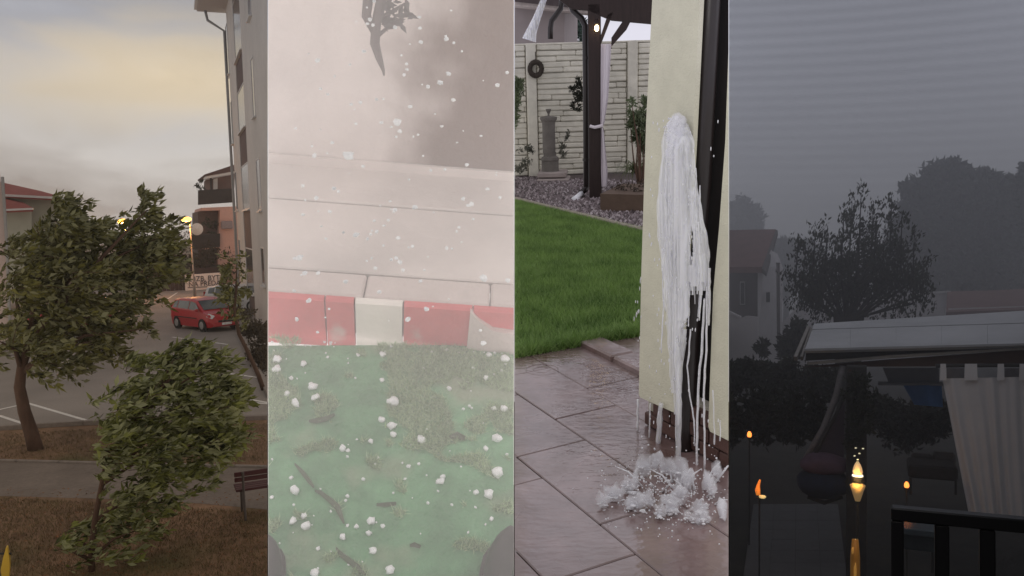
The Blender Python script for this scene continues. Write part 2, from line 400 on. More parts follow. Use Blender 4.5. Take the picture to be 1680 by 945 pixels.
for q in [(283, 553, 374, 565), (393, 585.5, 414, 588.5), (375, 612.5, 426, 619.5), (398, 653, 442, 661), (398, 659, 442, 662.5), (46, 661.5, 140, 689), (-2, 672, 32, 664.5), (-2, 681.5, 42, 696), (274, 491, 291, 480), (300, 633, 330, 641)]:
    line(*q)
tuft = mat('dry_grass_blades', (.15, .11, .055), .9, .5, 2)
P = np.concatenate([gscatter(16000, [(-20, 815), (460, 842), (460, 1000), (-20, 1000)]), gscatter(9000, [(-20, 712), (460, 692), (460, 762), (-20, 754)])])
V, F = blades(P, .06, .012, .8)
tag(from_np('dry_grass', V, F, tuft), kind='stuff')
leafl = mat('fallen_leaf', (.20, .09, .04), .9, .4, 3)
P = gscatter(900, [(-20, 800), (460, 800), (460, 1000), (-20, 1000)], .03)
V, F = leaves([((0, 0, 0), (1, 1, 1), 900/1)], 1, .07, align=.1)
V = V.reshape(-1, 4, 3); V = V[:len(P)]-V[:len(P), :1]; V[:, :, 2] *= .3; V = (V+P[:len(V), None, :]).reshape(-1, 3)
tag(from_np('fallen_leaves', V, F[(F < len(V)).all(1)], leafl), kind='stuff')

haze(7, 298, -30, 128, .0010, (.98, .94, .90))
# --- block of flats on the right
wallp = mat('pale_render', (.56, .52, .48), .9, .07, 3, .2, 40, var2=.08, scale2=.3)
brn = mat('brown_stripe', (.105, .07, .065), .8, .15, 4)
glas = mat('window_glass', (.05, .05, .055), .15, .1, 2, spec=.6)
whp = mat('white_metal', (.6, .58, .56), .5, .08, 5)
p0 = G(396, 497); p1 = G(446, 551); fd = (p1-p0); fd.z = 0; fd.normalize(); fn = Vector((fd.y, -fd.x, 0))
if fn.dot(Vector((0, 0, 0))-p0) < 0: fn = -fn
t = thing('apartment_block', 'tall pale rendered apartment block with brown window stripe on the right', 'building', p0)
F0 = lambda x, y, o=0: PL(x, y, p0+fn*o, fn)
topz = F0(364, 42).z
def along(s, z, o=0): return Vector((p0.x, p0.y, 0))+fd*s+fn*o+Vector((0, 0, z))
Ls = 46; Hh = topz
stripe = [F0(383, -20), F0(394, -20), F0(405, 200), F0(411, 350), F0(417, 470), F0(424, 560), F0(409, 545), F0(404, 420), F0(399, 290), F0(392, 130)]
sv = [(p-p0).dot(fd) for p in stripe]
s_a = (F0(398.5, 340)-p0).dot(fd); s_b = (F0(410, 340)-p0).dot(fd)
# the wall is built in bays left and right of the recessed stripe
for (a, b) in ((0, s_a), (s_b, Ls)):
    MB().prism([along(a, -.5), along(b, -.5), along(b, Hh), along(a, Hh)], -fn*12).build('wall', wallp, t)
MB().prism([along(s_a, -.5, -.04), along(s_b, -.5, -.04), along(s_b, Hh, -.04), along(s_a, Hh, -.04)], -fn*.3).build('brown_stripe', brn, t)
fl = Hh/6.0
def window(sa, sb, za, zb, off=0):
    f = MB(); w = .06
    for (a, b, c, d) in ((sa, sb, za, za+w), (sa, sb, zb-w, zb), (sa, sa+w, za+w, zb-w), (sb-w, sb, za+w, zb-w)):
        f.prism([along(a, c, off+.03), along(b, c, off+.03), along(b, d, off+.03), along(a, d, off+.03)], -fn*.06)
    wo = f.build('window', whp, t)
    MB().prism([along(sa+w, za+w, off+.012), along(sb-w, za+w, off+.012), along(sb-w, zb-w, off+.012), along(sa+w, zb-w, off+.012)], -fn*.02).build('pane', glas, wo)
    MB().prism([along(sa-.08, za-.07, off+.14), along(sb+.08, za-.07, off+.14), along(sb+.08, za-.01, off+.14), along(sa-.08, za-.01, off+.14)], -fn*.2).build('sill', whp, wo)
def wpx(xa, xb, yt, yb):
    a = F0(xa, yt); b = F0(xb, yb); sa, sb = sorted(((a-p0).dot(fd), (b-p0).dot(fd))); window(sa, sb, b.z, a.z)
for q in [(370, 377, 46, 120), (378.5, 384, 168, 235), (385.5, 391, 282, 345), (391.5, 396, 392, 440), (404, 413, -60, 24), (411.5, 420, 98, 190), (420.5, 430, 262, 345), (428, 436, 405, 470)]:
    wpx(*q)
for (yt, yb) in [(-60, 70), (132, 210), (270, 345), (405, 470)]:
    zt, zb = F0(400, yt).z, F0(400, yb).z; window(s_a+.05, s_b-.05, zb, zt, -.03)
# eaves, gutter and downpipe
MB().prism([along(-.9, Hh, 1.7), along(Ls, Hh, 1.7), along(Ls, Hh, -12), along(-.9, Hh, -12)], (0, 0, .35)).build('roof_overhang', mat('soffit', (.42, .38, .36), .9, .05), t)
MB().prism([along(-.95, Hh+.1, 1.85), along(Ls, Hh+.1, 1.85), along(Ls, Hh+.1, 1.70), along(-.95, Hh+.1, 1.70)], (0, 0, .28)).build('gutter', whp, t)
MB().tube([along(-.55, Hh-.02, 1.2), along(-.5, Hh-.6, 1.1), along(-.12, Hh-1.3, .15), along(-.12, 0, .12)], .09, 8).build('downpipe', mat('zinc_pipe', (.3, .29, .28), .5, .1), t)
bushm = leafmat('brown_hedge_leaves', (.02, .014, .008), (.07, .05, .025), (.07, .055, .035), 1.5)
# --- salmon house with balconies
Y = 76.0
t = thing('balcony_house', 'salmon pink house with dark balconies and sloping roof behind the lamp post', 'building', D(350, 470, Y))
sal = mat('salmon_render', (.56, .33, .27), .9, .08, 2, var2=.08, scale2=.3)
dkb = mat('dark_balcony', (.035, .028, .026), .85, .3, 3)
Pq = lambda pts, y=Y: [D(x, yy, y) for x, yy in pts]
back = Vector((0, 8, 0)); thick = lambda k: Vector((0, k, 0))
MB().prism(Pq([(356, 472), (400, 472), (400, 338), (330, 341), (329, 346), (361, 345)]), back).build('wall', sal, t)
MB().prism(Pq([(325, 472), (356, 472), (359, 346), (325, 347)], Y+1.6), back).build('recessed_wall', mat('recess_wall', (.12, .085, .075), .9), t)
MB().prism(Pq([(335, 410), (361, 406), (361, 401), (334, 404)], Y-.2), thick(1.8)).build('balcony_slab', sal, t)
MB().prism(Pq([(325, 336), (383, 332), (383, 309), (325, 312)], Y-.3), thick(.2)).build('balcony_parapet', dkb, t)
MB().prism(Pq([(313, 409), (361, 405), (361, 383), (313, 386)], Y-.3), thick(.2)).build('balcony_parapet', dkb, t)
MB().prism(Pq([(320, 455), (361, 452), (361, 434), (320, 437)], Y-.3), thick(.2)).build('balcony_parapet', dkb, t)
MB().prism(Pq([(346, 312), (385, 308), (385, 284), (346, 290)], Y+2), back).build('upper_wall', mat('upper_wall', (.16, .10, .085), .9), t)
MB().prism(Pq([(350, 311), (357, 310), (357, 292), (350, 294)], Y+1.9), thick(.1)).build('door', whp, t)
MB().box((D(346, 300, Y-.1).x, Y-.1, D(346, 300, Y).z), (.15, .15, 1.6)).build('post', dkb, t)
MB().prism(Pq([(336, 286), (338, 289), (400, 278), (400, 271), (385, 270)], Y-.8), Vector((0, 9, .0))).build('roof', mat('dark_roof_tile', (.09, .05, .045), .9), t)
MB().prism(Pq([(338, 289), (339, 293), (385, 284), (385, 279)], Y-.7), thick(3)).build('eaves', whp, t)
MB().box(D(372, 369, Y-.3), (.9, .5, .65), bev=.05).build('air_conditioner', mat('grey_plastic', (.25, .2, .2), .6), t)
o = MB().lathe([(.02, .12), (.28, .06), (.5, -.02), (.5, -.04), (.27, .03), (.02, .08)], seg=18).build('satellite_dish', whp, t, rel=True)
o.location = LOCAL[t.name].inverted() @ D(323, 376, Y-1.2); o.rotation_euler = (R(85), 0, R(-20))
V, F = leaves([(D(347, 372, Y+.3), (.7, .5, .9), 1), (D(336, 425, Y+.2), (1.3, .6, .7), 1), (D(333, 303, Y), (.6, .4, .4), .5)], 260, .22, align=.2)
bpn_ = from_np('balcony_plant', V, F, leafmat('balcony_leaves', (.012, .016, .008), (.04, .05, .02), (.04, .05, .03)), t)
bpn_['kind'] = 'stuff'
# --- pale houses on the left
rt = mat('red_roof_tile', (.26, .065, .05), .85, .2, 3, .4, 8, stretch=(1, 1, 1))
Y = 62.0
t = thing('red_roofed_house', 'pale green house with two red tiled roofs behind the tall tree', 'building', D(40, 470, Y))
pg = mat('pale_green_render', (.40, .40, .32), .9, .07, 2)
MB().prism(Pq([(-20, 480), (95, 480), (95, 322), (-20, 314)], Y), Vector((-4.5, 7, 0))).build('wall', pg, t)
MB().prism(Pq([(-20, 480), (52, 480), (52, 345), (-20, 347)], Y-2), Vector((-1, 1.9, 0))).build('porch_wall', pg, t)
def slope(a, b, c, d, yl, yh, name='roof'):    # lower edge a-b nearer, upper edge c-d further back
    q = [D(*a, yl), D(*b, yl), D(*c, yh), D(*d, yh)]
    return MB().prism(q, (0, .05, -.22)).build(name, rt, t)
slope((-20, 317), (106, 324), (66, 313), (-20, 294), Y-.9, Y+5)
slope((-20, 344), (54, 341), (36, 331), (-20, 318), Y-3, Y-.1)
MB().prism(Pq([(-20, 317), (106, 323.5), (106, 327), (-20, 321)], Y-.95), thick(.25)).build('gutter', whp, t)
MB().prism(Pq([(-20, 344), (54, 341), (54, 344), (-20, 347.5)], Y-3.05), thick(.25)).build('gutter', whp, t)
Y = 40.0
t = thing('rendered_house', 'corner of pinkish rendered building at the left edge of the car park', 'building', D(0, 560, Y))
MB().prism(Pq([(-40, 560), (15, 560), (9, 400), (4, 330), (-3, 250), (-40, 250)], Y), Vector((-8, 10, 0))).build('wall', mat('pinkish_render', (.50, .40, .36), .9, .06), t)
MB().tube([D(4, 290, Y-.1), D(11, 400, Y-.1), D(17, 560, Y-.1)], .06).build('downpipe', mat('zinc_pipe', (.3, .29, .28)), t)
# --- fence, banner
Yf = G(300, 477).y
t = thing('board_fence', 'dark brown board fence behind the banner at the end of the car park', 'fence', G(330, 475))
bf = mat('dark_boards', (.055, .035, .032), .9, .3, 3, stretch=(4, 4, .5))
xa, xb = D(225, 470, Yf).x, D(378, 470, Yf).x; z1 = D(330, 440, Yf).z
k = int((xb-xa)/.3)
for i in range(k):
    MB().box((xa+(i+.5)*.3, Yf+.6+random.uniform(-.01, .01), z1/2), (.28, .04, z1+random.uniform(-.03, .03))).build('board', bf, t)
MB().box(((xa+xb)/2, Yf+.66, z1*.8), (xb-xa, .06, .1)).build('rail', bf, t)
t = thing('banner', 'white for sale banner with two lines of lettering on the fence', 'banner', D(333, 475, Yf))
bm_ = mat('banner_cloth', (.80, .72, .69), .8, .06, 3)
q = Pq([(304, 477), (363, 473), (362, 447), (303, 451)], Yf-.05)
MB().prism(q, thick(.03)).build('cloth', bm_, t)
def text(s, p, size, m, parent, rotz=0, tilt=90, squeeze=1.0):
    cu = bpy.data.curves.new('lettering', 'FONT'); cu.body = s; cu.size = size; cu.extrude = .008; cu.align_x = 'CENTER'; cu.align_y = 'CENTER'
    cu.offset = 0
    cu.materials.append(m); tmp = bpy.data.objects.new('lettering_curve', cu); col.objects.link(tmp); bpy.context.view_layer.update()
    me = bpy.data.meshes.new_from_object(tmp); bpy.data.objects.remove(tmp); bpy.data.curves.remove(cu)
    o = bpy.data.objects.new('lettering', me); col.objects.link(o); o.parent = parent
    o.matrix_parent_inverse = Matrix()
    o.matrix_local = LOCAL[parent.name].inverted() @ Matrix.Translation(p) @ Matrix.Rotation(rotz, 4, 'Z') @ Matrix.Rotation(R(tilt), 4, 'X') @ Matrix.Rotation(R(0.8), 4, 'Z') @ Matrix.Diagonal((squeeze, 1, 1, 1))
    return o
ink = mat('dark_ink', (.05, .035, .04), .8)
text('2-IZB. BYT', D(335, 457, Yf-.09), .56, ink, t, squeeze=.93)
text('NA PREDAJ', D(337, 465.5, Yf-.09), .56, ink, t, squeeze=.9)
MB().prism(Pq([(308, 471.5), (340, 470), (340, 471), (308, 472.5)], Yf-.08), thick(.02)).build('underline', ink, t)
t = thing('hedge', 'dark hedge beyond the fence below the salmon house', 'hedge', G(300, 470))
V, F = leaves([(D(x, y, Yf+3+k), (3, 1.5, 1.6), 1) for x, y, k in [(240, 430, 0), (262, 425, 1), (285, 428, 0), (305, 425, 2), (326, 432, 0), (290, 412, 2), (313, 400, 3), (345, 436, 0), (216, 436, 1), (190, 436, 0)]], 420, .28, align=.2)
from_np('foliage', V, F, bushm, t)
# --- street lamps
gpost = mat('galvanised_post', (.32, .27, .24), .5, .1, 5, metal=.3)
def lamp(foot, top, label, power):
    a = G(*foot); b = D(top[0], top[1], a.y)
    t = thing('street_lamp', label, 'street lamp', a, group='sodium street lamps'); h = b-a
    MB().tube([a, a+Vector((0, 0, 1.1)), a+Vector((0, 0, 1.15)), b], [.09, .09, .06, .045], 10).build('post', gpost, t, smooth=True)
    MB().tube([b+Vector((0, 0, -.03)), b+Vector((-.25, -.15, .05)), b+Vector((-.5, -.3, .03))], [.05, .11, .04], 8).build('lamp_head', gpost, t, smooth=True)
    MB().blob(b+Vector((-.22, -.16, -.07)), (.34, .24, .17), 2, 0).build('lamp_glass', glow('sodium_glow', (1, .42, .06), 6), t, smooth=True)
    ld = bpy.data.lights.new('lamp_light', 'POINT'); ld.energy = power; ld.color = (1, .42, .12); ld.shadow_soft_size = .2
    lo = bpy.data.objects.new('lamp_light', ld); col.objects.link(lo); lo.parent = t; lo.location = (b-a)+Vector((-.25, -.2, -.35))
lamp((320, 492), (311, 358), 'lit orange street lamp on a slim post beside the red car and banner', 170)
lamp((212, 490), (206, 361), 'lit orange street lamp half hidden in the top of the tall tree', 700)

# --- cars
tyre = mat('tyre', (.015, .015, .015), .9); rimm = mat('rim', (.35, .35, .35), .4, metal=.6)
plate = mat('plate_white', (.7, .7, .7), .5); blackp = mat('black_plastic', (.02, .02, .02), .6)
cglass = mat('car_glass', (.10, .12, .13), .1, .3, 2, spec=.8); lampm = mat('headlight_glass', (.55, .52, .5), .15, spec=.8); tail = mat('tail_glass', (.3, .01, .01), .2)
ST = [(-1.98, .40, .72, .78, .66, .58), (-1.93, .24, .95, 1.05, .78, .60), (-1.80, .20, 1.0, 1.42, .83, .60), (-1.2, .19, .99, 1.50, .85, .64),
      (0, .19, .97, 1.52, .85, .66), (.5, .19, .95, 1.44, .85, .66), (1.22, .19, .93, .97, .84, .73), (1.75, .21, .80, .86, .80, .66), (1.96, .26, .60, .68, .70, .58), (2.02, .30, .50, .56, .62, .5)]
def car(loc, rz, paint, label, name='parked_car', grp='parked cars'):
    t = thing(name, label, 'car', loc, rz, grp); V = []; Fs = []
    for (x, zb, zl, zt, wb, wt) in ST:
        zm = (zb+zl)/2
        V += [(x, -wb*.93, zb), (x, -wb, zm), (x, -wb*.97, zl), (x, -wt, zt-.04), (x, -wt*.86, zt), (x, wt*.86, zt), (x, wt, zt-.04), (x, wb*.97, zl), (x, wb, zm), (x, wb*.93, zb)]
    n = 10
    for i in range(len(ST)-1):
        for k in range(n): Fs.append((i*n+k, (i+1)*n+k, (i+1)*n+(k+1) % n, i*n+(k+1) % n))
    Fs += [tuple(range(n)), tuple(range((len(ST)-1)*n, len(ST)*n))[::-1]]
    MB().add(V, Fs).build('body', paint, t, rel=True, smooth=False)
    def side(i, j, s, a, b, c, d, o=.012):      # a pane on the greenhouse between stations i and j (fractions a..b), from c to d up the side
        A, Bq = ST[i], ST[j]; L = lambda u, v, q: u+(v-u)*q
        pt = lambda q, h: Vector((L(A[0], Bq[0], q), s*(L(L(A[4]*.97, Bq[4]*.97, q), L(A[5], Bq[5], q), h)+o), L(L(A[2], Bq[2], q), L(A[3], Bq[3], q)-.04, h)))
        return [pt(a, c), pt(b, c), pt(b, d), pt(a, d)]
    for s in (-1, 1):
        for (i, j, a, b) in ((2, 3, .25, .95), (3, 4, .04, .95), (4, 5, .02, .98)):
            MB().prism(side(i, j, s, a, b, .12, .86), (0, s*.004, 0)).build('side_window', cglass, t, rel=True)
        q = side(5, 6, s, .02, .02, .12, .86)
        MB().prism([q[0], Vector((1.08, s*(.83), .985)), q[3]], (0, s*.004, 0)).build('side_window', cglass, t, rel=True)
        MB().box((1.0, s*.93, 1.02), (.12, .18, .13), bev=.03).build('mirror', paint, t, rel=True)
        MB().prism([(1.60, s*.79, .72), (1.93, s*.66, .62), (1.90, s*.50, .76), (1.60, s*.66, .88)], (.06, s*.03, .012)).build('headlight', lampm, t, rel=True)
        MB().box((-1.93, s*.70, .98), (.12, .12, .34), bev=.02).build('tail_light', tail, t, rel=True)
        MB().box((-.3, s*.862, .62), (2.2, .02, .04)).build('door_trim', blackp, t, rel=True)
        for x in (-1.22, 1.27):
            w = MB().tube([(x, s*.70, .31), (x, s*.87, .31)], .31, 18).build('wheel', tyre, t, rel=True)
            MB().tube([(x, s*.86, .31), (x, s*.885, .31)], [.2, .17], 14).build('rim', rimm, w, rel=True)
    A, Bq = ST[5], ST[6]
    MB().prism([(A[0]+.05, -A[5]*.9, A[3]-.02), (A[0]+.05, A[5]*.9, A[3]-.02), (Bq[0]-.06, Bq[5]*.88, Bq[3]+.05), (Bq[0]-.06, -Bq[5]*.88, Bq[3]+.05)], (.01, 0, .016)).build('windscreen', cglass, t, rel=True)
    MB().prism([(-1.815, -.55, 1.38), (-1.815, .55, 1.38), (-1.945, .6, 1.06), (-1.945, -.6, 1.06)], (-.02, 0, .005)).build('rear_window', cglass, t, rel=True)
    MB().box((2.0, 0, .33), (.14, 1.3, .16), bev=.04).build('bumper', paint, t, rel=True)
    MB().box((2.02, 0, .5), (.04, .8, .1), bev=.01).build('grille', blackp, t, rel=True)
    MB().box((2.085, 0, .38), (.02, .5, .11)).build('number_plate', plate, t, rel=True)
    return t
red = mat('red_paint', (.42, .012, .02), .3, .05, 4, spec=.6); whitep = mat('white_paint', (.6, .6, .6), .3, .03, spec=.6); silver = mat('silver_paint', (.3, .31, .33), .3, .03, spec=.6)
a = G(339, 541)
car(a+Vector((0, .7, 0)), R(-66), red, 'red hatchback parked beside the pale apartment block in front of white car')
car(G(362, 512)+Vector((1.2, .6, 0)), R(-40), whitep, 'white car half hidden behind the red hatchback and young tree')
car(G(118, 541)+Vector((0, 1, 0)), R(170), red, 'red car parked behind the crown of the tall leaning tree')

# --- trees
bark = mat('bark', (.085, .05, .035), .95, .35, 6, .8, 20, stretch=(1, 1, .3))
lf1 = leafmat('wind_leaves', (.014, .018, .006), (.20, .19, .045), (.34, .34, .20), 1.8)
lf2 = leafmat('wind_leaves_near', (.012, .018, .005), (.23, .25, .065), (.40, .42, .25), 2.6)
Yt = G(58, 736).y
t = thing('leaning_tree', 'tall broad tree with leaning trunk on the verge, crown blown to the right', 'tree', G(58, 736))
trunk = [G(60, 738)+Vector((0, 0, -.1)), D(52, 712, Yt), D(40, 675, Yt), D(32, 635, Yt), D(36, 600, Yt), D(50, 560, Yt)]
b1 = [(88, 335, 9, 16, .16), (108, 345, 10, 18, .2), (228, 330, 8, 16, .16), (248, 345, 8, 16, .15), (190, 585, 12, 18, .2), (20, 470, 40, 75, 1.3), (60, 430, 45, 70, 1.5), (92, 360, 26, 42, .7), (95, 400, 50, 55, 1.3), (60, 510, 65, 60, 1.7), (120, 470, 55, 65, 1.6), (0, 560, 40, 45, 1), (60, 580, 55, 38, 1.2), (140, 550, 45, 42, 1.1),
      (165, 580, 22, 25, .4), (175, 430, 45, 50, 1.3), (215, 400, 40, 42, 1.1), (236, 355, 18, 26, .4), (232, 335, 12, 14, .16), (255, 390, 20, 30, .45), (276, 372, 9, 12, .10), (250, 440, 38, 38, .95), (205, 480, 45, 35, 1), (185, 520, 35, 25, .6), (235, 543, 18, 9, .22), (266, 425, 20, 34, .5), (150, 385, 24, 20, .35), (10, 405, 20, 25, .4), (100, 330, 12, 14, .16), (115, 600, 30, 18, .3)]
bl = [(D(x, y, Yt+random.uniform(-.8, .8)), (rx/FPX*Yt, max(rx, ry)/FPX*Yt*.95, ry/FPX*Yt), w) for x, y, rx, ry, w in b1]
V, F, tw = sprigs(bl, 30, .18, (1, .1, .12), 1.15, .46, .9)
twig_mesh(tw, bark, t, .008)
limbs(t, None, trunk, .17, bark, [D(x, y, Yt+random.uniform(-.6, .6)) for x, y in ((20, 470), (92, 370), (120, 450), (215, 400), (240, 345), (270, 385), (235, 540), (150, 560), (0, 560), (70, 500), (185, 510))], .075)
from_np('crown', V, F, lf1, t)
Yt = G(150, 935).y
t = thing('young_tree', 'young bushy tree bent over by the wind in front of the pavement', 'tree', G(152, 935))
trunk = [G(150, 938)+Vector((0, 0, -.1)), D(150, 900, Yt), D(156, 850, Yt), D(168, 790, Yt), D(195, 730, Yt), D(235, 670, Yt), D(280, 620, Yt)]
b2 = [(285, 590, 50, 26, .8), (240, 620, 60, 38, 1.3), (330, 610, 45, 38, 1), (200, 670, 62, 45, 1.6), (280, 670, 70, 50, 1.8), (350, 660, 42, 35, 1), (385, 650, 20, 18, .3), (170, 730, 42, 45, 1.2), (240, 740, 70, 40, 1.7), (320, 730, 60, 36, 1.4), (160, 770, 26, 18, .3), (355, 720, 40, 26, .6),
      (230, 790, 45, 28, .8), (300, 785, 45, 24, .7), (340, 795, 20, 10, .12), (190, 830, 40, 26, .6), (250, 830, 38, 24, .5), (120, 880, 36, 20, .35), (165, 870, 45, 30, .6), (90, 895, 28, 14, .2), (225, 875, 40, 28, .45), (130, 915, 40, 16, .3), (190, 915, 30, 14, .22)]
bl = [(D(x, y, Yt+random.uniform(-.4, .4)), (rx/FPX*Yt, max(rx, ry)/FPX*Yt*.9, ry/FPX*Yt), w) for x, y, rx, ry, w in b2]
V, F, tw = sprigs(bl, 25, .135, (1, .05, .16), 1.15, .40, 1.4)
twig_mesh(tw, bark, t, .005)
limbs(t, None, trunk, .048, bark, [D(x, y, Yt+random.uniform(-.3, .3)) for x, y in ((330, 610), (285, 590), (200, 670), (350, 680), (170, 740), (320, 735), (300, 785), (110, 885), (225, 870), (90, 895), (250, 640))], .032)
from_np('crown', V, F, lf2, t)
Yt = G(432, 640).y
t = thing('slim_tree', 'slim young tree leaning left against the pale apartment block', 'tree', G(433, 640))
trunk = [G(434, 640)+Vector((0, 0, -.1)), D(424, 615, Yt), D(408, 580, Yt), D(392, 548, Yt), D(384, 510, Yt), D(388, 470, Yt)]
b3 = [(388, 440, 20, 22, .9), (394, 470, 22, 22, .9), (376, 465, 16, 20, .6), (392, 500, 20, 18, .6), (382, 485, 18, 18, .5), (400, 425, 10, 12, .2), (372, 500, 10, 8, .15), (404, 515, 18, 12, .3)]
bl = [(D(x, y, Yt+random.uniform(-.4, .4)), (rx/FPX*Yt, rx/FPX*Yt, ry/FPX*Yt), w) for x, y, rx, ry, w in b3]
V, F, tw = sprigs(bl, 16, .16, (-1, .1, -.1), 1.0, .45, .6)
twig_mesh(tw, bark, t, .006)
limbs(t, None, trunk, .075, bark, [D(x, y, Yt) for x, y in ((388, 430), (376, 465), (400, 500), (398, 460))], .03)
from_np('crown', V, F, lf1, t)
t = thing('hedge', 'brown hedge beside the leaning slim tree at the foot of the block', 'hedge', G(425, 590))
Yh = G(415, 590).y
bl = [(D(x, y, Yh+k), (rx/FPX*Yh, 1.0, ry/FPX*Yh), w) for x, y, rx, ry, w, k in [(412, 540, 18, 18, .8, 1), (430, 560, 20, 26, 1.2, 0), (425, 590, 18, 26, 1.1, -1), (440, 620, 14, 26, .9, -3), (440, 560, 12, 30, .8, -1), (400, 515, 14, 10, .4, 4), (440, 590, 14, 20, .8, -2)]]
V, F = leaves(bl, 620, .14, (1, 0, .2), .2, .3, .5, 1.3, .1)
from_np('foliage', V, F, bushm, t)

# --- bench
a = G(398, 852); bx = FPX; Yb = a.y
bw = mat('bench_wood', (.065, .018, .02), .6, .3, 3, .3, stretch=(.3, 3, 3)); bmt = mat('bench_metal', (.10, .085, .08), .6, metal=.4)
t = thing('park_bench', 'dark red wooden park bench on thin metal legs beside the pavement', 'bench', a)
x0 = D(384, 780, Yb).x; x1 = x0+1.75; z = lambda y: D(400, y, Yb).z
for (y0, y1) in ((773, 780.5), (782, 789)):
    MB().box(((x0+x1)/2, Yb-.02, (z(y0)+z(y1))/2), (x1-x0, .035, z(y0)-z(y1)), bev=.008).build('backrest_slat', bw, t)
for k in range(4):
    MB().box(((x0+x1)/2, Yb+.07+k*.105, z(806)+.01), (x1-x0-.04, .09, .04), bev=.008).build('seat_slat', bw, t)
for xx in (x0+.14, x1-.16):
    MB().tube([(xx, Yb-.1, 0), (xx, Yb-.01, z(806)), (xx, Yb-.045, z(773))], .022).build('leg', bmt, t)
    MB().tube([(xx, Yb+.43, 0), (xx, Yb+.40, z(806)-.02)], .022).build('leg', bmt, t)
    MB().tube([(xx, Yb, z(806)-.03), (xx, Yb+.42, z(806)-.03)], .018).build('seat_support', bmt, t)
# --- yellow spring rider at the lower left corner
a = G(8, 962); Yy = a.y
yel = mat('yellow_plastic', (.55, .36, .04), .45, .06, 5)
t = thing('spring_rider', 'yellow playground rocker with dark handle bar at the lower left corner', 'playground toy', a)
q = [(4, 958), (14, 955), (16, 930), (15, 915), (12, 900), (9.5, 899), (8, 905), (5, 915), (1, 935)]
MB().prism([D(x, y, Yy-.06) for x, y in q], (0, .12, 0)).build('body', yel, t)
MB().tube([D(-5, 908.5, Yy), D(8, 908, Yy), D(19, 908.5, Yy)], .016, 8).build('handle', blackp, t)
MB().tube([a+Vector((.05*math.cos(k*.9), .05*math.sin(k*.9), k*.006)) for k in range(30)], .01, 6).build('spring', bmt, t)

# =================================================================== 2: hail on a green ground beside a painted kerb
use(1)
def flat_sky(name, c_up, c_low):
    return sky_material(name, c_low, c_low, c_up, c_up, c_low, streak=.05)
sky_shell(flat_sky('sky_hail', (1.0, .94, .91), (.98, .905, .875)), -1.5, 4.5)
haze(.8, 6.4, -3.2, 4.3, .28, (1, .985, .98))
gg = mat('green_ground', (.125, .285, .15), .85, .35, 14, .5, 70, var2=.3, scale2=2.2, dark=((.24, .30, .20), 4, .53))
struct(MB().sheet([(-6, .3, 0), (6, .3, 0), (6, G(840, 590).y, 0), (-6, G(840, 540).y, 0)]), 'ground', gg)
# kerb: foot and top edge of the near face
f0, f1 = G(440, 547), G(843, 573); kd = (f1-f0); kl = kd.length; kd.normalize(); kn = Vector((-kd.y, kd.x, 0))
KH = .125
def K(s, v, z): return f0+kd*s+kn*v+Vector((0, 0, z))
# depth of the kerb top and what follows
kr = mat('kerb_red_paint', (.60, .12, .125), .6, .12, 12, .15, 50, dark=((.55, .44, .40), 9, .64))
kw = mat('kerb_white_paint', (.82, .78, .72), .6, .08, 12, .15, 50)
kt = mat('kerb_bare_concrete', (.58, .51, .48), .85, .10, 16, .25, 60)
kerb = thing('kerb', None, None, f0); kerb['kind'] = 'structure'
sx = lambda px: kl*(px-440)/403.0
edges = [(-25, kr), (95, kr), (142, kw), (219, kr), (330, kr), (430, kr)]
for (a, m), (b, _) in zip(edges, edges[1:]):
    s0, s1 = sx(440+a)+.002, sx(440+b)-.002
    MB().prism([K(s0, v, z) for v, z in [(0, -.03), (0, KH-.006), (.006, KH), (.016, KH), (.016, -.03)]], kd*(s1-s0)).build('painted_face', m, kerb)
for (a, b) in ((-.06, .235), (.238, .545), (.548, .85)):
    MB().box(K((a+b)/2, .016+.045, KH/2+.002*random.random()), (b-a, .089, KH+.004), math.atan2(kd.y, kd.x), bev=.006).build('kerb_stone', kt, kerb)
# a cracked lower piece of kerb in front at the right
MB().prism([K(sx(765), -.012, 0), K(sx(850), -.02, 0), K(sx(850), -.02, .065), K(sx(805), -.016, .072), K(sx(780), -.012, .10), K(sx(766), -.01, .125)], kn*.05).build('kerb_stone', kt, kerb)
# pavement slabs behind
slabm = mat('wet_slab', (.60, .55, .52), .45, .10, 6, .15, 40, var2=.14, scale2=2.5)
wall_v = (PL(700, 284, K(0, 0, KH), Vector((0, 0, 1)))-f0).dot(kn)
pavt = thing('pavement', None, None, f0); pavt['kind'] = 'structure'
MB().sheet([K(-2.5, .10, KH-.03), K(4, .10, KH-.03), K(4, wall_v+.3, KH-.03), K(-2.5, wall_v+.3, KH-.03)]).build('bed', mat('joint_mud', (.52, .47, .44), .9), pavt)
vs = [.108, .108+(wall_v-.108)*.62, wall_v]
for r in range(2):
    s = -1.6+.17*r
    while s < 2.2:
        L = 2.6+random.uniform(-.01, .01)
        MB().box(K(s+L/2, (vs[r]+vs[r+1])/2, KH-.02+random.uniform(-.002, .002)), (L-.006, vs[r+1]-vs[r]-.007, .04), math.atan2(kd.y, kd.x), bev=.004).build('slab', slabm, pavt)
        s += L
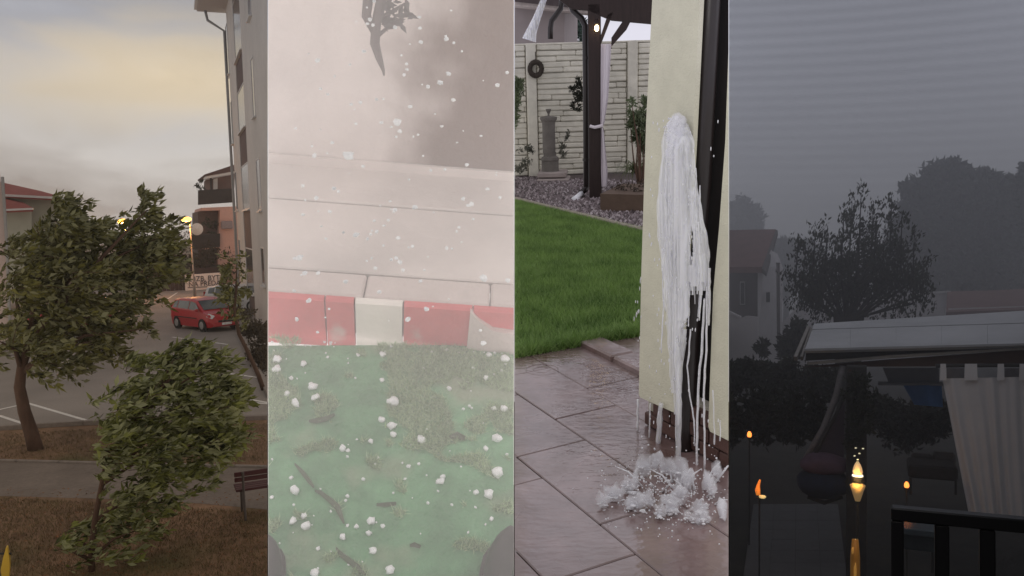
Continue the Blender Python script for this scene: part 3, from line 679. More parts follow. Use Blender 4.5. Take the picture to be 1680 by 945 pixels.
# house wall behind: pale render left, blending unevenly to brown on the right
W0 = K(0, wall_v, KH); wn_ = -kn
wf = lambda x, y, o=0: PL(x, y, W0+wn_*o, kn)
WH = 1.6
hw = thing('house_wall', 'pale wet wall base seen through falling hail above the pavement', 'wall', W0)
pale = mat('pale_wet_render', (.74, .68, .65), .8, .12, 5, .3, 30, var2=.15, scale2=1.5)
sg = (wf(655, 150)-f0).dot(kd)
sm_ = mat('part_brown_render', (.74, .68, .65), .8, .12, 5, .3, 30, var2=.12, scale2=1.5)
n = sm_.node_tree.nodes; l = sm_.node_tree.links; b_ = n['Principled BSDF']; src = b_.inputs['Base Color'].links[0].from_socket
tc = n.new('ShaderNodeTexCoord'); sp_ = n.new('ShaderNodeSeparateXYZ'); l.new(tc.outputs['Object'], sp_.inputs[0])
nz = n.new('ShaderNodeTexNoise'); nz.inputs['Scale'].default_value = 3.2; nz.inputs['Detail'].default_value = 4; l.new(tc.outputs['Object'], nz.inputs[0])
ma = n.new('ShaderNodeMath'); ma.operation = 'MULTIPLY_ADD'; ma.inputs[1].default_value = .55; l.new(nz.outputs[0], ma.inputs[0]); l.new(sp_.outputs[0], ma.inputs[2])
mr = n.new('ShaderNodeMapRange'); mr.interpolation_type = 'SMOOTHSTEP'; l.new(ma.outputs[0], mr.inputs[0]); mr.inputs[1].default_value = sg+.20; mr.inputs[2].default_value = sg+.44
mx = n.new('ShaderNodeMix'); mx.data_type = 'RGBA'; l.new(mr.outputs[0], mx.inputs[0]); l.new(src, mx.inputs[6]); mx.inputs[7].default_value = (.13, .07, .05, 1); l.new(mx.outputs[2], b_.inputs['Base Color'])
hw['label'] = 'pale wet wall with a broad brown area on its right side above the pavement'
MB().prism([K(-2.5, wall_v, KH-.03), K(3, wall_v, KH-.03), K(3, wall_v, WH), K(-2.5, wall_v, WH)], kn*.25).build('wall', sm_, hw)
MB().prism([K(-2.5, wall_v-.012, KH-.02), K(3, wall_v-.012, KH-.02), K(3, wall_v-.012, KH+.03), K(-2.5, wall_v-.012, KH+.03)], kn*.010).build('plinth', mat('plinth_render', (.70, .64, .61), .8, .1), hw)
# bent grey stem with leaves in front of the wall
vv = wall_v-.13
sf = lambda x, y: PL(x, y, K(0, vv, 0), kn)
stm = mat('grey_stem', (.12, .10, .10), .8, .2, 8)
t = thing('bare_shrub', 'bent grey stem with a few leaves hanging in front of pale wall', 'shrub', K((sf(624, 110)-f0).dot(kd), vv, KH))
base = K((sf(628, 118)-f0).dot(kd), vv, KH)
MB().tube([sf(630, 124), sf(629, 116), sf(622, 96), sf(615, 72), sf(617, 40), sf(626, 0), sf(632, -40)], [.002, .004, .009, .012, .012, .013, .014], 8).build('stem', stm, t, smooth=True)
MB().tube([sf(620, 70), sf(601, 26), sf(603, 8), sf(605, -30)], [.004, .012, .012, .012], 8).build('stem', stm, t, smooth=True)
MB().tube([sf(622, 30), sf(640, 20), sf(668, 4)], [.006, .004, .003], 6).build('twig', stm, t)
MB().tube([sf(616, 62), sf(640, 42), sf(662, 28)], [.006, .004, .003], 6).build('twig', stm, t)
lm = leafmat('grey_leaves', (.07, .06, .065), (.14, .13, .12), (.15, .14, .13))
for k in range(34):
    p = sf(random.uniform(628, 676), random.uniform(-8, 44))+Vector((0, random.uniform(-.03, .03), 0)); a = random.uniform(0, 6.3); u = Vector((math.cos(a), random.uniform(-.4, .4), math.sin(a)))*random.uniform(.012, .022); w = Vector((-u.z, .2*u.x, u.x))*.35
    MB().add([p-u, p-w+Vector((0, .003, 0)), p+u, p+w], [(0, 1, 2), (0, 2, 3)]).build('leaf', lm, t)
# moss and grass on the green ground
P = gscatter(70000, [(440, 552), (843, 576), (843, 945), (440, 945)])
keep = []
for p in P:
    q = Vector(p); n1 = noise.noise(q*9)+.6*noise.noise(q*23)
    # thicker towards the kerb in the middle
    mid = math.exp(-((p[0]-G(720, 640).x)/.16)**2)*max(0, min(1, (p[1]-1.12)/.25))
    right = math.exp(-((p[0]-G(830, 650).x)/.06)**2)*max(0, min(1, (p[1]-1.1)/.25)); left = math.exp(-((p[0]-G(455, 560).x)/.03)**2-((p[1]-1.5)/.1)**2)
    if n1 > .30-.62*max(mid, right, left): keep.append(p)
P = np.array(keep)
V, F = blades(P, .011, .0022, 1.1)
tag(from_np('moss_and_grass', V, F, leafmat('moss_blades', (.12, .22, .10), (.46, .62, .36), (.56, .68, .48), 12)), kind='stuff')
# hailstones on the ground
ice = mat('ice', (.84, .87, .88), .35, .06, 60, .4, 150, spec=.5)
def hail(p, r, label, grp, seed, m=ice):
    sq = Vector((random.uniform(.75, 1.25), random.uniform(.8, 1.15), random.uniform(.6, .95)))
    mb = MB().blob((0, 0, 0), sq*r, 2, .6, 1.8, seed)
    o = mb.build('hailstone', m, loc=(0, 0, 0), smooth=True)
    L = Matrix.Translation(p) @ Matrix.Rotation(random.uniform(0, 6), 4, 'Z'); o.matrix_world = B.M @ L; LOCAL[o.name] = L
    return tag(o, label, 'hailstone', grp)
gh = [(455, 592, 7.5), (454, 608, 7), (498, 599, 6.5), (478, 622, 4.5), (471, 648, 5), (513, 636, 6.5, .8), (518, 654, 6.5), (485, 664, 7.5), (628, 583, 5), (645, 662, 8.5), (626, 690, 5), (583, 621, 2.5), (737, 639, 4.5), (802, 584, 5), (828, 591, 7), (797, 622, 5), (826, 673, 6.5), (810, 672, 4), (627, 625, 4), (588, 584, 3),
      (643, 701, 7), (645, 715, 6), (608, 725, 4), (562, 737, 6), (571, 740, 3), (691, 723, 6.5, .7), (797, 737, 4.5), (815, 722, 8.5), (816, 778, 9), (801, 813, 8.5), (722, 792, 7), (726, 784, 5), (484, 807, 8), (482, 829, 2), (478, 785, 3.5), (446, 817, 3.5), (481, 856, 6), (499, 848, 5.5), (502, 865, 6.5), (609, 857, 6), (605, 876, 4.5), (612, 905, 5.5), (562, 882, 5), (596, 787, 3), (570, 815, 3), (567, 822, 3), (585, 865, 4), (570, 863, 3), (628, 864, 4), (640, 937, 6.5), (516, 942, 7), (702, 826, 3), (670, 766, 3.5), (687, 762, 3), (781, 809, 4), (806, 853, 4), (780, 833, 2.5), (620, 752, 2.2), (459, 892, 2), (522, 901, 3), (776, 605, 3), (765, 588, 2), (770, 667, 3), (700, 705, 2.5), (660, 760, 2), (570, 750, 2.5)]
for k, h in enumerate(gh):
    p = G(h[0], h[1]); d = (p-Vector((0, 0, B.h))).length; r = h[2]/FPX*d
    hail(p+Vector((0, 0, r*.55)), r, 'rough white hailstone lying on the mossy green ground', 'hailstones lying on the green ground', k)
for k in range(84):
    if k < 34: x, y = random.uniform(445, 840), 560+abs(random.gauss(0, 22))+.03*0
    else: x, y = random.uniform(445, 840), random.uniform(575, 940)
    r = random.uniform(1.1, 2.6); y = max(y, 556+(x-440)*.064)
    p = G(x, y); d = (p-Vector((0, 0, B.h))).length; r = r/FPX*d
    hail(p+Vector((0, 0, r*.5)), r, 'small chip of ice lying among the larger hailstones on the green ground', 'small ice chips on the green ground', 500+k)
# falling hailstones
fh = [(521, 99, 5), (597, 84, 4), (607, 32, 4), (603, 39, 3), (612, 41, 3), (614, 2, 3), (648, 45, 4, ), (688, 28, 3), (689, 46, 3), (740, 17, 2), (690, 69, 4), (732, 64, 4.5), (758, 84, 2), (667, 105, 3), (668, 114, 3), (663, 123, 3.5), (736, 121, 4), (722, 135, 5), (702, 142, 4), (816, 140, 4), (832, 119, 3.5), (744, 164, 3.5), (576, 171, 3), (591, 168, 3.5), (618, 163, 3), (673, 175, 3.5), (652, 200, 7), (626, 201, 3.5), (656, 215, 4), (584, 203, 3), (545, 234, 3), (678, 224, 2.5), (686, 221, 2.5), (725, 207, 2.5), (714, 187, 2), (750, 234, 2), (789, 223, 2.5), (538, 155, 2.5),
      (516, 255, 5), (497, 305, 3.5), (548, 309, 4), (555, 314, 3), (519, 325, 4), (596, 273, 3.5), (572, 255, 8.5), (766, 270, 3.5), (730, 278, 2.5), (707, 280, 2.5), (800, 310, 3), (820, 324, 3), (681, 340, 4), (648, 344, 3.5), (760, 326, 4), (773, 335, 4.5), (767, 337, 3), (497, 352, 3), (541, 347, 3), (637, 361, 3), (614, 362, 2.5), (584, 385, 5), (608, 384, 3), (603, 392, 3), (618, 380, 3.5), (653, 390, 3.5), (629, 403, 3), (677, 404, 3), (733, 407, 3.5), (753, 373, 2.5), (650, 423, 3.5), (642, 426, 3), (656, 430, 4.5), (661, 443, 4), (616, 440, 3.5), (491, 423, 6), (484, 424, 4), (500, 448, 5, ), (522, 448, 4), (793, 456, 6.5), (833, 460, 5), (567, 462, 4), (690, 461, 4), (622, 479, 4), (507, 493, 4.5), (700, 507, 5), (669, 524, 4), (487, 524, 4), (521, 545, 3), (483, 477, 3), (788, 542, 3), (793, 563, 5), (540, 507, 2.5), (630, 370, 2.5), (640, 330, 2.5)]
for k in range(52): fh.append((random.uniform(445, 838), random.uniform(5, 540), random.uniform(1.3, 2.6)))
for k, h in enumerate(fh):
    o_, d_ = ray(h[0], h[1]); tt = random.uniform(1.0, 1.75)
    p = o_+d_*tt; r = h[2]/FPX*tt*.92
    hail(p, r, 'white hailstone falling through the haze above the kerb and pavement', 'hailstones falling through the air', 200+k)
# bent wet leaves and twigs
lw = mat('wet_leaf', (.07, .095, .055), .5, .3, 20)
def wetleaf(px, wpx, label, name='fallen_leaf', cat='leaf'):
    P = [G(x, y) for x, y in px]; n = len(P); mb = MB(); w0 = wpx/FPX*1.9; up = []; 
    L = []; Rr = []
    for i, p in enumerate(P):
        d = (P[min(i+1, n-1)]-P[max(i-1, 0)]).normalized(); s = Vector((-d.y, d.x, 0)); w = w0*math.sin(math.pi*(i+.35)/(n-.3))
        L.append(p+s*w/2+Vector((0, 0, .006))); Rr.append(p-s*w/2+Vector((0, 0, .004))); up.append(p+Vector((0, 0, .011+.004*math.sin(i))))
    for i in range(n-1):
        mb.add([L[i], L[i+1], up[i+1], up[i], Rr[i], Rr[i+1]], [(0, 1, 2, 3), (3, 2, 5, 4)])
    o = mb.build(name, lw, loc=P[0]); return tag(o, label, cat)
wetleaf([(507, 694), (520, 693), (535, 690), (549, 683)], 9, 'dark narrow wet leaf lying on the green ground left of the moss')
wetleaf([(484, 764), (496, 776), (508, 792), (516, 803)], 7, 'dark curved leaf lying left of the middle, upper of two beside small hailstones')
wetleaf([(517, 808), (528, 812), (541, 822), (553, 833), (560, 850), (565, 862)], 9, 'long curved dark twig like leaf ending beside three small hailstones')
wetleaf([(552, 902), (560, 912), (573, 922), (586, 932), (600, 946)], 9, 'dark curved leaf at the bottom edge between hailstones')
wetleaf([(737, 720), (750, 716), (763, 722)], 14, 'broad grey green wet leaf lying right of the middle')
wetleaf([(618, 831), (632, 831), (650, 830)], 6, 'thin dark leaf lying in the middle of the green ground')
wetleaf([(672, 898), (680, 896), (690, 901)], 7, 'small dark leaf near the bottom, left of the round black boot')
# boots at the bottom corners
bt = mat('black_rubber', (.022, .02, .022), .42, .15, 20, .1); bs = mat('boot_sole', (.035, .033, .033), .7)
def boot(c, rz, label, k=1.0):
    t = thing('rubber_boot', label, 'boot', c, rz)
    up = MB(); prof = []
    rows = []
    for i in range(13):
        u = i/12; y = .135*math.cos(math.pi*u)*k                     # toe at +y
        w = (.052 if y > 0 else .040)*k*math.sin(math.pi*min(max(u, .02), .98))**.55
        hh = (.05+.05*u**1.5)*k if u < .55 else .10*k
        rows.append([(w*math.cos(a), y, .018+hh*math.sin(a)**.8 if a not in (0, math.pi) else .018) for a in [math.pi*j/10 for j in range(11)]])
    vs = [p for r in rows for p in r]; fs = [(i*11+j, i*11+j+1, (i+1)*11+j+1, (i+1)*11+j) for i in range(12) for j in range(10)]
    MB().add(vs, fs).build('upper', bt, t, rel=True, smooth=True)
    so = [(r[0][0]*1.1, r[0][1]*1.03, 0) for r in rows]+[(r[-1][0]*1.1, r[0][1]*1.03, 0) for r in rows[::-1]]
    MB().prism(so, (0, 0, .02)).build('sole', bs, t, rel=True)
    MB().tube([(0, -.075*k, .08*k), (0, -.07*k, .2*k), (0, -.068*k, .34*k)], [.048*k, .05*k, .055*k], 16, caps=False).build('shaft', bt, t, rel=True, smooth=True)
    MB().tube([(0, -.068*k, .335*k), (0, -.068*k, .35*k)], [.058*k, .058*k], 16, caps=False).build('rim', bs, t, rel=True)
    return t
boot(G(838, 872)+Vector((.0, -.225, 0)), R(4), 'shiny black rubber boot toe at the bottom right on the green ground', 1.35)
boot(G(424, 915)+Vector((-.014, -.12, 0)), R(-14), 'black boot toe just showing at the bottom left corner', 1.0)

# =================================================================== 3: burst downpipe at a house wall, garden behind
use(2)
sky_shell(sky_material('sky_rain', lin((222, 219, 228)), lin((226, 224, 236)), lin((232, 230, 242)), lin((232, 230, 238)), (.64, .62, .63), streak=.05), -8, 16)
U = Vector((math.cos(R(-56)), math.sin(R(-56)), 0)); Vv = Vector((math.cos(R(34)), math.sin(R(34)), 0))
def UV(u, v, z=0): return U*u+Vv*v+Vector((0, 0, z))
soil = mat('soil', (.05, .038, .032), .9, .3, 6, .4, 30)
struct(MB().sheet([(-9, .6, -.03), (9, .6, -.03), (9, 62, -.03), (-9, 62, -.03)]), 'ground', soil)
# wet stone slabs with puddles
def wet_stone():
    m = mat('wet_stone_slab', (.215, .148, .142), .3, .2, 7, .0, 50, spec=.5, var2=.25, scale2=1.8, dark=((.155, .095, .08), 2.5, .52))
    n = m.node_tree.nodes; l = m.node_tree.links; b = n['Principled BSDF']; tc = n.new('ShaderNodeNewGeometry')
    nz = n.new('ShaderNodeTexNoise'); nz.inputs['Scale'].default_value = 1.7; nz.inputs['Detail'].default_value = 3; l.new(tc.outputs['Position'], nz.inputs[0])
    mr = n.new('ShaderNodeMapRange'); mr.inputs[1].default_value = .38; mr.inputs[2].default_value = .62; mr.inputs[3].default_value = .10; mr.inputs[4].default_value = .42
    l.new(nz.outputs[0], mr.inputs[0]); l.new(mr.outputs[0], b.inputs['Roughness'])
    wv = n.new('ShaderNodeTexNoise'); wv.inputs['Scale'].default_value = 26; wv.inputs['Detail'].default_value = 3
    mp = n.new('ShaderNodeMapping'); mp.inputs['Scale'].default_value = (.55, 1.3, 1); l.new(tc.outputs['Position'], mp.inputs[0]); l.new(mp.outputs[0], wv.inputs[0])
    bp = n.new('ShaderNodeBump'); bp.inputs['Strength'].default_value = .5; bp.inputs['Distance'].default_value = .006; l.new(wv.outputs[0], bp.inputs['Height']); l.new(bp.outputs[0], b.inputs['Normal'])
    b.inputs['Coat Weight'].default_value = 1; b.inputs['Coat Roughness'].default_value = .05; l.new(bp.outputs[0], b.inputs['Coat Normal'])
    return m
ws = wet_stone()
patio = thing('patio', None, None, UV(-3, 1.4)); patio['kind'] = 'structure'
MB().sheet([UV(-4.03, -1.5, -.012), UV(-1.0, -1.5, -.012), UV(-1.0, 4.5, -.012), UV(-4.03, 4.5, -.012)]).build('joint_bed', mat('wet_joint', (.09, .065, .062), .3), patio)
v0 = 1.427
for k in range(-6, 7):
    va = v0+.327*k; off = {0: -2.87, -1: -2.653}.get(k, -2.87+.31*(k % 2)+.05*k)
    u = off-.62*3
    while u < -1.15:
        ua, ub = max(u, -4.03), min(u+.62, -1.1)
        if ub-ua > .05:
            MB().box(UV((ua+ub)/2, va+.1635, -.02+random.uniform(-.0015, .0015)), (ub-ua-.003, .3235, .04), R(-56), bev=.004).build('slab', ws, patio)
        u += .62
# low wet step near the lawn
stp = thing('step', None, None, UV(-3.9, 2.45)); stp['kind'] = 'structure'
for i in range(4):
    MB().box(UV(-3.82+.33*i, v0+.327*3+.07, .012), (.32, .15, .045), R(-56), bev=.01).build('edge_stone', ws, stp)
# ripple ring where the drops fall
tq = G(889, 607, .0)
for rr_ in (.045, .085):
    mb = MB(); mb.tube([tq+Vector((rr_*math.cos(2*math.pi*i/30), rr_*math.sin(2*math.pi*i/30), .0005)) for i in range(31)], .0022, 5, caps=False)
    tag(mb.build('puddle_ripple', ws, loc=tq, smooth=True), kind='structure')
# lawn
lawn = mat('lawn_soil', (.03, .065, .012), .9, .3, 8, .4, 40)
LW = [(780, 318), (843, 328), (1056, 379), (1300, 440), (1300, 500), (1052, 549), (843, 584), (770, 598)]
struct(MB().sheet(gpoly(LW, .0)), 'lawn', lawn)
gm_ = leafmat('lawn_blades', (.055, .13, .022), (.27, .42, .11), (.3, .42, .16), 3.5)
P = gscatter(95000, [(830, 326), (1075, 383), (1075, 547), (830, 587)])
V, F = blades(P, .042, .005, .7)
tag(from_np('lawn_grass', V, F, gm_), kind='stuff')
P = gscatter(5000, [(835, 578), (1070, 540), (1070, 549), (835, 590)])
V, F = blades(P, .07, .006, .9)
tag(from_np('lawn_edge_grass', V, F, gm_), kind='stuff')
# edging stones, pebbles
ed = mat('edging_stone', (.30, .26, .22), .85, .15, 8, .3)
edg = thing('lawn_edging', None, None, G(843, 328)); edg['kind'] = 'structure'
a, b = G(820, 322), G(1090, 389); n_ = 18
for i in range(n_):
    c = a.lerp(b, (i+.5)/n_); MB().box(c+Vector((0, 0, .012)), ((b-a).length/n_-.012, .07, .05), math.atan2((b-a).y, (b-a).x), bev=.01).build('edging_stone', ed, edg)
pbm = mat('pebbles', (.20, .165, .16), .55, .2, 20)
nn = pbm.node_tree.nodes; ll = pbm.node_tree.links; gg2 = nn.new('ShaderNodeNewGeometry'); rr = nn.new('ShaderNodeValToRGB'); ll.new(gg2.outputs['Random Per Island'], rr.inputs[0])
rr.color_ramp.elements[0].color = (.05, .038, .038, 1); rr.color_ramp.elements[1].color = (.42, .37, .37, 1)
for q, c in ((.35, (.13, .10, .10)), (.7, (.22, .18, .185))): e = rr.color_ramp.elements.new(q); e.color = (*c, 1)
ll.new(rr.outputs[0], nn['Principled BSDF'].inputs['Base Color'])
struct(MB().sheet(gpoly([(780, 310), (1100, 388), (1100, 285), (780, 285)], -.005)), 'pebble_bed', mat('pebble_bed', (.10, .08, .078), .8, .4, 30, .5, 60))
P = gscatter(9000, [(835, 325), (1075, 381), (1075, 300), (835, 292)])
oct_ = np.array([(1, 0, 0), (-1, 0, 0), (0, 1, 0), (0, -1, 0), (0, 0, 1), (0, 0, -1)], float); of = np.array([(0, 2, 4), (2, 1, 4), (1, 3, 4), (3, 0, 4), (2, 0, 5), (1, 2, 5), (3, 1, 5), (0, 3, 5)])
S = rng.uniform(.018, .042, (len(P), 1, 1))*rng.uniform(.6, 1.2, (len(P), 1, 3))
A = rng.uniform(0, 6.28, len(P)); ca, sa = np.cos(A)[:, None], np.sin(A)[:, None]
O = oct_[None]*S; O = np.stack([O[:, :, 0]*ca-O[:, :, 1]*sa, O[:, :, 0]*sa+O[:, :, 1]*ca, O[:, :, 2]], 2)+P[:, None, :]+np.array([0, 0, .008])
V = O.reshape(-1, 3); F = (np.arange(len(P))[:, None, None]*6+of[None]).reshape(-1, 3)
tag(from_np('pebbles', V, F, pbm, smooth=True), kind='stuff')

# precast fence with stone-look courses
A0, A1 = G(820, 290), G(1100, 279.5); fdv = (A1-A0); fL = fdv.length; fdv.normalize(); fnn = Vector((fdv.y, -fdv.x, 0))
FP = lambda x, y, o=0: PL(x, y, A0+fnn*o, fnn)
sfx = lambda x: (FP(x, 280)-A0).dot(fdv)
fm = mat('cream_stone', (.62, .59, .50), .85, .12, 6, .35, 40, var2=.1, scale2=1.5); fj = mat('cream_stone_joint', (.47, .44, .37), .9, .15, 8)
HT = FP(960, 72).z
t = thing('garden_wall', 'cream garden wall of stacked stone look courses between flat posts', 'wall', A0)
MB().prism([A0-fdv*.5, A1+fdv*2, A1+fdv*2+Vector((0, 0, HT)), A0-fdv*.5+Vector((0, 0, HT))], -fnn*.06).build('panel', fj, t)
posts = [sfx(875), sfx(1036)]
H_ = HT/24
sh = []
for r in range(24):
    s = -.3+random.uniform(0, .2)
    while s < fL+.2:
        L = random.uniform(.35, .95); a, b = s, s+L
        for p in posts:                        # courses stop at the posts
            if a < p-.085 < b: b = p-.085
            if p-.085 <= a < p+.085: a = p+.085; b = max(b, a+.12)
        hh = H_*random.uniform(.84, 1.02)
        MB().box(A0+fdv*((a+b)/2)+fnn*(.012+random.uniform(0, .012))+Vector((0, 0, H_*(r+.5)+random.uniform(-.006, .006))), (b-a-.001, .05+random.uniform(0, .03), hh), math.atan2(fdv.y, fdv.x), m=Matrix.Rotation(math.atan2(fdv.y, fdv.x), 4, 'Z') @ Matrix.Rotation(random.uniform(-.02, .02), 4, 'Y') @ Matrix.Rotation(random.uniform(-.12, .06), 4, 'X'), bev=.014).build('stone', fm, t)
        s = b
for p in posts:
    MB().box(A0+fdv*p+fnn*.03+Vector((0, 0, HT/2+.01)), (.15, .12, HT+.04), math.atan2(fdv.y, fdv.x), bev=.01).build('post', fm, t)
MB().box(A0+fdv*(fL/2)+fnn*.0+Vector((0, 0, HT+.015)), (fL+1.4, .08, .03), math.atan2(fdv.y, fdv.x), bev=.008).build('coping', fm, t)
# wreath on the left post
c = FP(879, 113, .14)
t = thing('wreath', 'dark twig wreath hanging on the left post of the cream wall', 'wreath', c)
rad = 9.8/FPX*12.6
for k in range(5):
    mb = MB(); ph = k*1.26; pts = [c+fdv*(math.cos(a)*(rad+.022*math.cos(5*a+ph)))+Vector((0, 0, 1.12*math.sin(a)*(rad+.022*math.cos(5*a+ph))))+fnn*(.022*math.sin(5*a+ph)) for a in [2*math.pi*i/40 for i in range(41)]]
    mb.tube(pts, .018, 6, caps=False).build('twig', mat('wreath_twig', (.05, .04, .032), .9, .4, 20), t)
MB().tube([c+Vector((0, 0, rad)), c+Vector((0, 0, rad+.16))], .006, 5).build('hanger', soil, t)
stg = mat('grey_stone', (.16, .145, .13), .9, .2, 8, .4, 30)
def lathe_px(name, cx, rows, y, m, t):
    p = D(cx, rows[0][1], y); prof = [(r/FPX*y, D(cx, yy, y).z) for r, yy in rows]
    return MB().lathe(prof, (p.x, y, 0), 18).build(name, m, t, smooth=False)
Yp = G(905, 291).y-.4
t = thing('stone_pedestal', 'grey stone pedestal with a small bird dish against the cream wall', 'pedestal', G(904, 293))
lathe_px('base', 903, [(15, 294), (15, 282), (14, 279), (14, 264), (15, 262), (14, 258), (10.5, 256), (10.5, 250)], Yp, stg, t)
lathe_px('column', 901, [(10.5, 251), (10.5, 205), (11, 200), (13.5, 196), (14, 192), (9, 191), (3, 190)], Yp, stg, t)
lathe_px('dish', 900, [(2, 191), (1.4, 187), (4, 182), (4.6, 179), (3.8, 179.5)], Yp, stg, t)
for k, (x0, x1, y0, y1) in enumerate([(884, 930, 279, 285), (884, 935, 287, 293)]):
    a, b = D(x0, y1, Yp), D(x1, y0, Yp); zz = [(.07, .14), (.0, .055)][k]
    MB().box(((a.x+b.x)/2, Yp-.1*k, sum(zz)/2), (b.x-a.x, .5, zz[1]-zz[0]), bev=.01).build('stone_slab', mat('pale_step_stone', (.34, .29, .27), .8, .15, 6, .3), t)
# plants
pl1 = leafmat('rosemary_leaves', (.035, .05, .022), (.19, .23, .12), (.24, .27, .18), 3)
def bush(name, label, cat, foot, blobs, per, size, y, m=pl1, stems=True, wind=(0, 0, 1), align=.4):
    t = thing(name, label, cat, foot)
    bl = [(D(a, b, y), (c/FPX*y, c/FPX*y*.8, d/FPX*y), w) for a, b, c, d, w in blobs]
    V, F = leaves(bl, per, size, wind, align, .35, .35, 1.3, .1); from_np('foliage', V, F, m, t)
    if stems:
        for bb in bl[:7]:
            f = Vector(foot); q = Vector(bb[0]); MB().tube([f, f.lerp(q, .5)+Vector((random.uniform(-.05, .05), 0, .05)), q], [.014, .009, .004], 5).build('stem', bark, t)
    return t
t = bush('wall_shrub', 'leafy grey green shrub at the left edge in front of the cream wall', 'shrub', D(835, 292, 12.4), [(848, 150, 10, 16, 1), (846, 175, 9, 12, .8), (852, 135, 7, 10, .5), (840, 200, 10, 16, .6)], 420, .06, 12.2)
t = bush('hanging_plant', 'straggly dark plant hanging on the wall behind the drainpipe', 'plant', D(954, 165, 12.7), [(954, 155, 8, 14, 1), (945, 150, 5, 10, .3), (941, 172, 4, 6, .2), (950, 135, 5, 6, .25), (950, 178, 4, 8, .2), (938, 145, 3, 5, .12)], 420, .05, 12.6, m=leafmat('dark_plant_leaves', (.012, .014, .01), (.06, .06, .045), (.08, .08, .06), 3))
t = bush('flowering_shrub', 'tall upright shrub right of the pergola post beside the rendered wall', 'shrub', G(1052, 330), [(1050, 200, 12, 26, 1), (1040, 190, 8, 20, .4), (1056, 235, 10, 25, .8), (1036, 165, 4, 12, .12), (1034, 205, 7, 10, .25), (1060, 180, 6, 22, .4), (1046, 225, 10, 14, .5), (1064, 260, 8, 20, .6)], 420, .07, G(1052, 325).y+.2)
yz = G(1040, 312).y
t = thing('spiky_plant', 'arching spiky leaved plant between curtain and rendered wall', 'plant', G(1045, 300))
mb = []; bp_ = D(1046, 288, yz)
sl = leafmat('spiky_leaves', (.03, .045, .015), (.15, .18, .08), (.17, .19, .10), 3)
for k in range(70):
    a = random.uniform(0, 6.28); L = random.uniform(.22, .42); d = Vector((math.cos(a), math.sin(a)*.6, 0)); w = Vector((-d.y, d.x, 0)).normalized()*.011
    pts = [bp_+d*(L*u)*1.0+Vector((0, 0, L*(1.5*u-1.35*u*u*random.uniform(.8, 1.3)))) for u in (0, .35, .7, 1)]
    MB().add([pts[0]-w, pts[0]+w, pts[1]-w, pts[1]+w, pts[2]-w*.7, pts[2]+w*.7, pts[3]], [(0, 1, 3, 2), (2, 3, 5, 4), (4, 5, 6)]).build('leaf', sl, t)
t = bush('small_plant', 'small grey plant growing beside the stone pedestal', 'plant', D(925, 285, 12.3), [(924, 250, 6, 22, .5), (930, 225, 4, 12, .2), (862, 250, 12, 26, .7), (855, 275, 12, 12, .6)], 300, .05, 12.4, m=leafmat('grey_plant_leaves', (.05, .05, .04), (.16, .16, .12), (.18, .18, .15), 3), stems=False)
# planter ledge
a, b = G(985, 349), G(1065, 362)
t = thing('planter_wall', 'low brown planter wall at the foot of the dark pergola post', 'planter', a)
yy = a.y; z1 = D(985, 318, yy).z
MB().prism([a, a+Vector((.9, -.25, 0)), a+Vector((.9, -.25, z1)), a+Vector((0, 0, z1))], (.25, .9, 0)).build('wall', mat('brown_planter', (.11, .075, .055), .8, .2, 6, .3), t)
V, F = leaves([(a+Vector((.45+.25*random.random(), .35, z1+.02)), (.4, .3, .05), 1)], 260, .05, align=.1)
from_np('soil_cover', V, F, leafmat('mulch', (.02, .015, .012), (.09, .065, .05), (.09, .07, .05), 4), t)
# pergola
dw = mat('dark_timber', (.028, .017, .015), .55, .3, 5, .2, stretch=(6, 6, .6))
pf = G(977, 328); Yq = pf.y
t = thing('pergola', 'dark timber pergola post with brackets and roof beam over the garden', 'pergola', pf)
def pxbox(name, x0, x1, y0, y1, yd, dep, m, t, bev=.006):
    a, b = D(x0, y1, yd), D(x1, y0, yd); c = (a+b)/2
    return MB().box((c.x, yd+dep/2, c.z), (abs(b.x-a.x), dep, abs(b.z-a.z)), bev=bev).build(name, m, t)
xw = 10.5/FPX*Yq; ztop = D(977, 6, Yq).z
MB().box((pf.x, Yq+.08, ztop/2), (.15, .16, ztop), bev=.008).build('post', dw, t)
MB().prism([D(936, 14, Yq), D(962, 16, Yq), D(1003, 33, Yq), D(1070, 39, Yq), D(1130, 44, Yq), D(1130, -70, Yq), D(880, -70, Yq), D(905, -10, Yq)], (0, .16, 0)).build('beam', dw, t)
MB().prism([D(1006, 20, Yq), D(985, 74, Yq), D(985, 60, Yq), D(997, 24, Yq)], (0, .12, 0)).build('bracket', dw, t)
MB().prism([D(1034, 36, Yq), D(1028, 48, Yq), D(1003, 76, Yq), D(1003, 62, Yq), D(1018, 40, Yq), D(1022, 34, Yq)], (0, .12, 0)).build('bracket', dw, t)
for i in range(7):
    x = pf.x-.9+i*.42; MB().box((x, Yq+1.0, ztop+.34), (.07, 2.4, .12), bev=.006).build('rafter', dw, t)
t = thing('wall_lantern', 'small lit bulb lantern fixed on the dark pergola post', 'lamp', D(979, 45, Yq-.06))
lp = D(979, 46, Yq-.08)
MB().blob(lp, (.026, .026, .04), 2, 0).build('bulb', glow('bulb_glow', (1, .72, .38), 9), t, smooth=True)
MB().lathe([(.012, .035), (.03, .05), (.032, .07), (.012, .085)], lp, 10).build('cap', dw, t)
MB().tube([lp+Vector((0, 0, .08)), lp+Vector((0, .1, .1))], .01, 6).build('bracket', dw, t)
